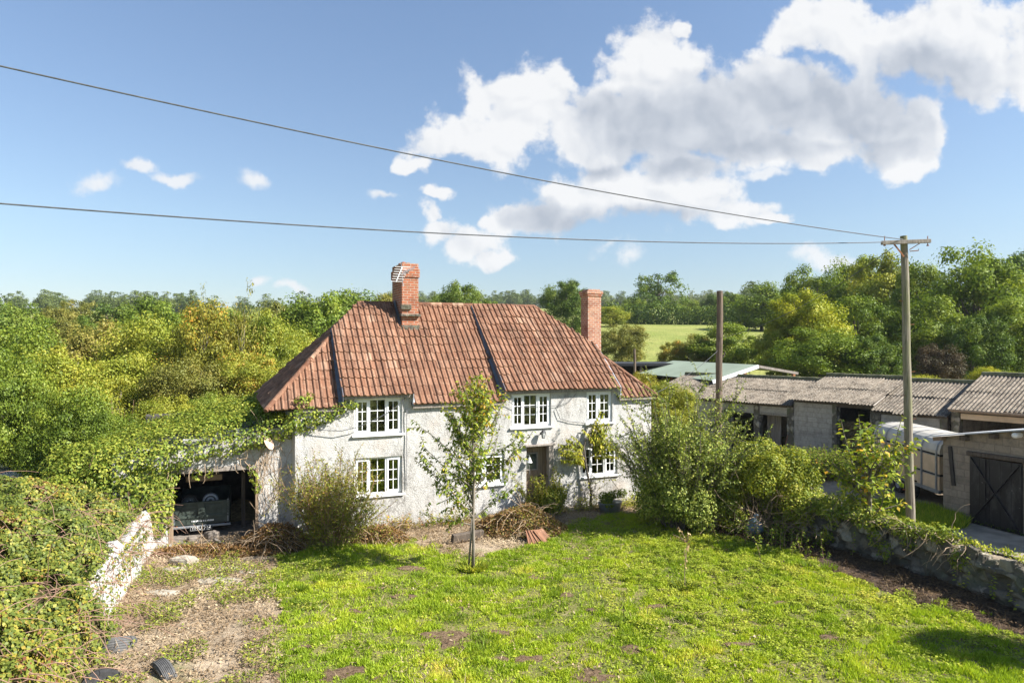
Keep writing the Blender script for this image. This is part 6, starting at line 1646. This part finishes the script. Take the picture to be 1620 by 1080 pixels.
    # ---- behind the roof and along the field
    T(722, 448, 74, 88, 'lf_dark', 'mid', 'dark green tree showing above the middle of the cottage ridge', 560, group=gf)
    T(690, 470, 78, 50, 'lf_mid', 'far', 'small tree touching the right side of the aerial chimney', 560, group=gf)
    T(775, 474, 90, 46, 'lf_mid', 'far', 'small tree just right of the lead flashing at the ridge', 560, group=gf)
    T(897, 445, 96, 82, 'lf_dark', 'mid', 'dense dark oak immediately left of the right brick chimney', 530, group=gf)
    T(1041, 430, 140, 88, 'lf_dark', 'loose', 'lone rounded oak on the crest of the field, sky showing through it', 512, group=gf)
    T(1003, 470, 150, 52, 'lf_mid', 'far', 'low tree leaning on the left of the lone oak', 512, group=gf)
    T(965, 484, 115, 60, 'lf_light', 'far', 'low light green tree just right of the right chimney on the field edge', 520, group=gf)
    T(1092, 474, 150, 50, 'lf_mid', 'far', 'low hedgerow tree right of the lone oak', 508, group=gf)
    T(1130, 466, 150, 42, 'lf_dark', 'far', 'dark hedgerow tree behind the top of the bare telegraph pole', 508, group=gf)
    T(1158, 463, 135, 46, 'lf_mid', 'far', 'round hedgerow tree right of the bare telegraph pole', 508, group=gf)
    T(1205, 448, 105, 92, 'lf_mid', 'far', 'broad round tree between the bare pole and the yellow ash', 520, group=gf)
    T(984, 513, 66, 76, 'lf_olive', 'mid', 'rounded dull green thorn bush on the field right of the chimney', 590, 'bush', 'bush', gf)
    T(1075, 540, 58, 66, 'lf_autumn', 'mid', 'small yellowish bush at the foot of the field above the green barn', 600, 'bush', 'bush', gf)
    T(1150, 512, 56, 120, 'lf_mid', 'mid', 'spreading bush behind the bare telegraph pole', 600, 'bush', 'bush', gf)
    T(1100, 530, 57, 60, 'lf_olive', 'mid', 'olive bush between the yellowish bush and the telegraph pole', 600, 'bush', 'bush', gf)
    T(1010, 590, 30, 80, 'lf_autumn', 'near', 'bush turning yellow between the cottage end and the green barn', 680, 'bush', 'bush', gf)
    T(1060, 606, 27, 90, 'lf_light', 'near', 'light bush behind the tall silvery shrub', 690, 'bush', 'bush', gf)
    # ---- right
    T(1292, 424, 74, 110, 'lf_mid', 'mid', 'round topped oak rising behind the yellow ash', 560, group=gr)
    T(1278, 462, 50, 120, 'lf_yellow', 'mid', 'bright yellow green ash, the yellowest crown behind the sheds', 585, group=gr)
    T(1238, 500, 50, 84, 'lf_light', 'mid', 'light green tree at the left foot of the yellow ash', 600, group=gr)
    T(1345, 408, 84, 90, 'lf_mid', 'mid', 'tall wood tree behind the left arm of the power pole', 560, group=gr)
    T(1400, 404, 68, 120, 'lf_light', 'mid', 'light green tree directly behind the left side of the power pole', 580, group=gr)
    T(1352, 470, 52, 130, 'lf_mid', 'mid', 'mid green tree between the yellow ash and the power pole', 600, group=gr)
    T(1300, 520, 45, 150, 'lf_mid', 'mid', 'leafy tree low behind the middle shed roofs', 610, group=gr)
    T(1380, 530, 44, 90, 'lf_dark', 'mid', 'dark low tree left of the power pole behind the shed ridge', 610, group=gr)
    T(1450, 418, 62, 110, 'lf_mid', 'mid', 'tree crown directly right of the power pole top', 580, group=gr)
    T(1542, 393, 57, 180, 'lf_mid', 'mid', 'huge spreading oak, the largest and highest crown on the right', 590, group=gr)
    T(1610, 402, 72, 120, 'lf_dark', 'mid', 'dark tree at the right edge behind the huge oak', 580, group=gr)
    T(1480, 470, 50, 130, 'lf_mid', 'mid', 'shady dark tree above the purple bush', 600, group=gr)
    T(1600, 470, 48, 140, 'lf_mid', 'mid', 'leafy tree at the right edge below the huge oak', 610, group=gr)
    T(1540, 500, 46, 100, 'lf_dark', 'mid', 'dark low tree between the purple bush and the right edge', 610, group=gr)
    T(1690, 420, 60, 140, 'lf_mid', 'mid', 'tree mostly outside the right edge', 600, group=gr)
    T(1487, 546, 38, 68, 'lf_purple', 'mid', 'purple brown leaved bush behind the shed roofs', 620, 'purple_bush', 'bush', gr)
    T(1565, 581, 33, 56, 'lf_yellow', 'near', 'small pale yellow green bush topping the shed ridge at the right', 625, 'bush', 'bush', gr)
    T(1610, 588, 34, 60, 'lf_light', 'near', 'light bush behind the far right barn roof', 625, 'bush', 'bush', gr)
    T(1425, 594, 36, 150, 'lf_light', 'near', 'low light hedge plant behind the shed ridge by the pole', 640, 'bush', 'bush', gr)
    # off to the right, a yard bush whose shadow falls on the lawn
    T(1915, 745, 10.7, 150, 'lf_mid', 'near', 'bushy tree behind the stone wall beyond the right edge', 900, 'bush', 'bush', gr)
    # ---- hedges
    def hedge(label, pa, pb, da, db, h, mat, n, L, wd=1.2):
        a = P(pa, 540, da); b = P(pb, 540, db); bl = []; k = int(np.linalg.norm(a - b) / (h * .45)) + 2; o0 = np.array([a[0], a[1], float(terr(a[0], a[1]))])
        for i in range(k):
            p = a + (b - a) * i / (k - 1); g = float(terr(p[0], p[1])); bl.append((np.array([p[0], p[1], g + h * .42]) - o0, (h * .55, wd, h * rg.uniform(.45, .75))))
        root = thing('hedge', label, 'hedge', o0); leaf_obj('foliage', [blob_leaves(bl, n, L, L * .6, .8, .5, .6, .4)], MT[mat], root)
    hedge('long dark hedge along the top of the green field', 940, 1245, 128, 118, 3.6, 'lf_dark', 16000, .42, 1.6)
    hedge('low hedge on the second field beyond the first', 1080, 1240, 190, 180, 3.2, 'lf_mid', 7000, .6, 2)
    # ---- far woodland
    rgw = np.random.default_rng(5); vv, ff, rr = [], [], []; off = 0
    base = crown_proto('wood_crown', 300, 40, 42, .15); nv = len(base.vertices); co = np.zeros(nv * 3, np.float32); base.vertices.foreach_get('co', co); co = co.reshape(-1, 3); fi = np.arange(nv).reshape(-1, 4); bpy.data.meshes.remove(base)
    def wood(pa, pb, d0, d1, n, hm):
        nonlocal off
        for k in range(n):
            d = rgw.uniform(d0, d1); x = (rgw.uniform(pa, pb) - 810) / F * d; g = float(terr(x, d)); h = rgw.uniform(.75, 1.15) * hm; w = h * rgw.uniform(.4, .6); a = rgw.uniform(0, 6.28); c, s = math.cos(a), math.sin(a)
            q = np.stack([co[:, 0] * c - co[:, 1] * s, co[:, 0] * s + co[:, 1] * c, co[:, 2]], 1) * np.array([w, w, h * .52]) + np.array([x, d, g + h * .5]); vv.append(q); ff.append(fi + off); off += nv; rr.append(np.clip(rgw.random() * .6 + .4 * rgw.random(len(fi)), 0, 1))
    wood(640, 1260, 420, 500, 130, 10.5); wood(-300, 640, 300, 420, 70, 10); wood(1180, 1900, 260, 380, 60, 12)
    o = link('woodland', np_mesh('woodland', np.concatenate(vv), np.concatenate(ff), np.concatenate(rr)), MT['lf_far']); tag(o, kind='stuff')
# ------------------------------------------------------------------ sky, sun, camera
SUN_EL, SUN_AZ = 37.0, -14.0       # azimuth measured from +X towards +Y
SKY = .13; SUN = 5.0; EXPO = 1.34

PUFFS = [  # cloud puffs (x, y, rx, ry) in degrees-like units of the view, strength
 (770,140,62,50),(830,148,78,72),(868,128,40,42),(735,205,64,54),(690,228,55,38),(800,215,90,56),(655,258,32,22),
 (1025,78,60,55),(1000,135,90,55),(1062,112,75,55),(1075,50,20,20),(1270,55,58,58),(1330,45,105,70),(1450,62,150,88),(1560,75,130,86),(1625,110,90,70),
 (950,180,90,62),(1010,190,120,75),(1120,175,150,85),(1250,165,160,85),(1350,180,130,80),(1440,210,70,66),(1455,250,42,36),(1200,222,120,55),(1310,225,110,48),
 (900,205,60,60),(960,235,95,35),(1100,190,32,26),(895,312,70,50),(955,298,85,58),(1040,312,105,62),(1120,320,88,56),(1175,345,66,36),(1230,354,36,14),(850,350,90,36),(800,352,44,30),(1080,262,95,38),
 (745,392,60,36),(690,372,38,34),(772,412,38,24),(672,345,18,30),(690,305,32,16),(770,350,18,16)]
SMALL = [(143,293,50,20),(222,270,40,11),(284,280,50,12),(390,286,36,20,.8),(400,447,24,14),(450,460,32,15),(1290,412,62,18),(995,400,30,20,.7),(960,390,26,11,.6),(612,312,34,10,.8),(1215,280,50,12)]
GRAYS = [(1010,200,130,62),(1120,185,165,70),(1260,165,170,66),(1370,175,120,62),(940,175,60,40),(1190,225,190,38),(1400,230,60,30),(900,352,85,26),(1020,352,120,20),(850,345,50,30),(1090,262,80,25),(960,262,70,20),(1470,120,130,50)]


def world():
    w = bpy.data.worlds.new('World'); SC.world = w; w.use_nodes = True; nt = w.node_tree; N, L = nt.nodes, nt.links
    bg = N['Background']; bg.inputs['Strength'].default_value = SKY
    sky = N.new('ShaderNodeTexSky'); sky.sky_type = 'NISHITA'; sky.sun_disc = False; sky.sun_elevation = math.radians(SUN_EL); sky.sun_rotation = math.radians(90 - SUN_AZ)
    sky.altitude = 60; sky.air_density = 1.15; sky.dust_density = .25; sky.ozone_density = 3.0
    def mth(op, a, b=None, c=None):
        n = N.new('ShaderNodeMath'); n.operation = op
        for i, v in enumerate((a, b, c)):
            if v is None: continue
            if isinstance(v, (int, float)): n.inputs[i].default_value = v
            else: L.new(v, n.inputs[i])
        return n.outputs[0]
    def vec(op, a, b=None, out=0):
        n = N.new('ShaderNodeVectorMath'); n.operation = op
        for i, v in enumerate((a, b)):
            if v is None: continue
            if isinstance(v, tuple): n.inputs[i].default_value = v
            else: L.new(v, n.inputs[i])
        return n.outputs[out]
    tc = N.new('ShaderNodeTexCoord'); sp = N.new('ShaderNodeSeparateXYZ'); L.new(tc.outputs['Generated'], sp.inputs[0])
    yy = mth('MAXIMUM', sp.outputs[1], .02)
    cb = N.new('ShaderNodeCombineXYZ'); L.new(mth('DIVIDE', sp.outputs[0], yy), cb.inputs[0]); L.new(mth('DIVIDE', sp.outputs[2], yy), cb.inputs[1])
    p = cb.outputs[0]
    def noise(v, sc, det, rough):
        n = N.new('ShaderNodeTexNoise'); n.noise_dimensions = '2D'; n.inputs['Scale'].default_value = sc; n.inputs['Detail'].default_value = det; n.inputs['Roughness'].default_value = rough; L.new(v, n.inputs['Vector']); return n.outputs[0], n.outputs[1]
    _, wc = noise(p, 7.0, 5, .55)
    wv = vec('SCALE', vec('SUBTRACT', wc, (.5, .5, .5))); wv.node.inputs['Scale'].default_value = .075
    pw = vec('ADD', p, wv)
    def field(lst, src):
        acc = None
        for x, y, rx, ry, *st in lst:
            q = vec('MULTIPLY', vec('SUBTRACT', src, ((x - 810) / F, (540 - y) / F, 0)), (F / rx, F / ry, 0)); ln = vec('LENGTH', q, None, 1)
            v = mth('SUBTRACT', 1.0, ln)
            if st: v = mth('MULTIPLY', v, st[0])
            if acc is None: acc = v
            else:
                n = N.new('ShaderNodeMath'); n.operation = 'SMOOTH_MAX'; L.new(acc, n.inputs[0]); L.new(v, n.inputs[1]); n.inputs[2].default_value = .12; acc = n.outputs[0]
        return acc
    Fd = field(PUFFS, pw); Fs = field(SMALL, pw); Gd = field(GRAYS, pw)
    def billow(v, sc):
        n = N.new('ShaderNodeTexVoronoi'); n.voronoi_dimensions = '2D'; n.feature = 'SMOOTH_F1'; n.inputs['Scale'].default_value = sc; n.inputs['Smoothness'].default_value = .35
        try: n.inputs['Detail'].default_value = 2.0; n.inputs['Roughness'].default_value = .5
        except Exception: pass
        L.new(v, n.inputs['Vector']); return n.outputs['Distance']
    off = vec('ADD', pw, (.008, .011, 0))
    n1, _ = noise(p, 17, 10, .66); n3, _ = noise(p, 3.6, 3, .5)
    b1 = billow(pw, 11.0); b2 = billow(off, 11.0)
    rough = mth('SUBTRACT', mth('MULTIPLY', mth('SUBTRACT', n1, .5), 1.15), mth('MULTIPLY', mth('SUBTRACT', b1, .42), .55))
    dens = mth('ADD', mth('ADD', Fd, .07), rough)
    def sm(v, a, b):
        n = N.new('ShaderNodeMapRange'); n.interpolation_type = 'SMOOTHSTEP'; n.inputs[1].default_value = a; n.inputs[2].default_value = b; L.new(v, n.inputs[0]); return n.outputs[0]
    alpha = mth('MULTIPLY', sm(dens, -.10, .30), .97)
    al2 = mth('MULTIPLY', sm(mth('ADD', Fs, mth('MULTIPLY', mth('SUBTRACT', n1, .5), 1.5)), .0, .75), .85); alpha = mth('MAXIMUM', alpha, al2)
    g = sm(mth('ADD', Gd, mth('MULTIPLY', mth('SUBTRACT', n3, .5), .5)), -.45, .85)
    relief = mth('ADD', mth('MULTIPLY', mth('SUBTRACT', b2, b1), .42), mth('MULTIPLY', mth('SUBTRACT', n1, .5), .26))
    val = mth('ADD', mth('SUBTRACT', 1.0, mth('MULTIPLY', g, .52)), relief)
    cr = N.new('ShaderNodeValToRGB'); L.new(val, cr.inputs[0]); e = cr.color_ramp.elements
    K = 1 / SKY * (2 ** -EXPO)
    e[0].position = .4; e[0].color = (.48 * K, .53 * K, .61 * K, 1); e[1].position = 1.02; e[1].color = (.94 * K, .945 * K, .955 * K, 1)
    m = e.new(.72); m.color = (.71 * K, .745 * K, .80 * K, 1)
    mx = N.new('ShaderNodeMix'); mx.data_type = 'RGBA'; L.new(alpha, mx.inputs[0]); 
    hs = N.new('ShaderNodeHueSaturation'); hs.inputs['Saturation'].default_value = SAT; hs.inputs['Value'].default_value = VALS; L.new(sky.outputs[0], hs.inputs['Color'])
    gr = N.new('ShaderNodeValToRGB'); L.new(sp.outputs[2], gr.inputs[0]); ge = gr.color_ramp.elements; ge[0].position = 0; ge[0].color = (.56, .585, .65, 1); ge[1].position = .55; ge[1].color = (.72, .82, .92, 1)
    q_ = ge.new(.16); q_.color = (.66, .71, .76, 1)
    mu = N.new('ShaderNodeMix'); mu.data_type = 'RGBA'; mu.blend_type = 'MULTIPLY'; mu.inputs[0].default_value = 1; L.new(hs.outputs[0], mu.inputs[6]); L.new(gr.outputs[0], mu.inputs[7])
    L.new(mu.outputs[2], mx.inputs[6]); L.new(cr.outputs[0], mx.inputs[7])
    L.new(mx.outputs[2], bg.inputs['Color'])
    w.cycles.sampling_method = 'MANUAL'; w.cycles.sample_map_resolution = 512
    sun = bpy.data.lights.new('sun', 'SUN'); sun.energy = SUN; sun.angle = math.radians(.53); sun.color = (1.0, .96, .90)
    so = bpy.data.objects.new('sun', sun); COL.objects.link(so)
    d = Vector((math.cos(math.radians(SUN_AZ)) * math.cos(math.radians(SUN_EL)), math.sin(math.radians(SUN_AZ)) * math.cos(math.radians(SUN_EL)), math.sin(math.radians(SUN_EL))))
    so.rotation_euler = d.to_track_quat('Z', 'Y').to_euler()
SAT = .85; VALS = .6

def camera():
    c = bpy.data.cameras.new('camera'); o = bpy.data.objects.new('camera', c); COL.objects.link(o); c.sensor_width = 36; c.lens = 24; c.clip_end = 3000; c.clip_start = .1
    o.location = (0, 0, CAMZ); o.rotation_euler = (math.pi / 2, 0, 0); SC.camera = o
    SC.view_settings.view_transform = 'Standard'; SC.view_settings.look = 'None'; SC.view_settings.exposure = EXPO; SC.view_settings.gamma = 1
    SC.cycles.max_bounces = 6; SC.cycles.diffuse_bounces = 3; SC.cycles.glossy_bounces = 3; SC.cycles.transmission_bounces = 3; SC.cycles.use_denoising = True


def haze():
    t = NT('haze'); t.N.remove(t.b); v = t.new('ShaderNodeVolumePrincipled'); v.inputs['Density'].default_value = HAZE; v.inputs['Color'].default_value = (.86, .92, 1, 1); v.inputs['Anisotropy'].default_value = .2
    t.L.new(v.outputs[0], t.out.inputs['Volume'])
    o = M().box(-1000, 1000, -100, 960, -3, 75).build('haze', t.m); tag(o, kind='stuff')
HAZE = .00017

materials()
MT['pale_leaf'] = leaf_mat('withered_leaf', [(0, (.24, .2, .14)), (1, (.36, .32, .23))], .3)
camera(); world()
grounds(); grass()
house(); garage(); small_trailer(); fixtures()
AT, LW = garden_walls()
brambles(); ivy()
young_tree(); big_shrub(); wall_tree(AT); wall_ivy(AT, LW); left_bush(); cottage_plants(); clutter()
barns(); block_shed(); livestock_trailer(); poles(); yard_clutter()
trees()

if HAZE: haze()
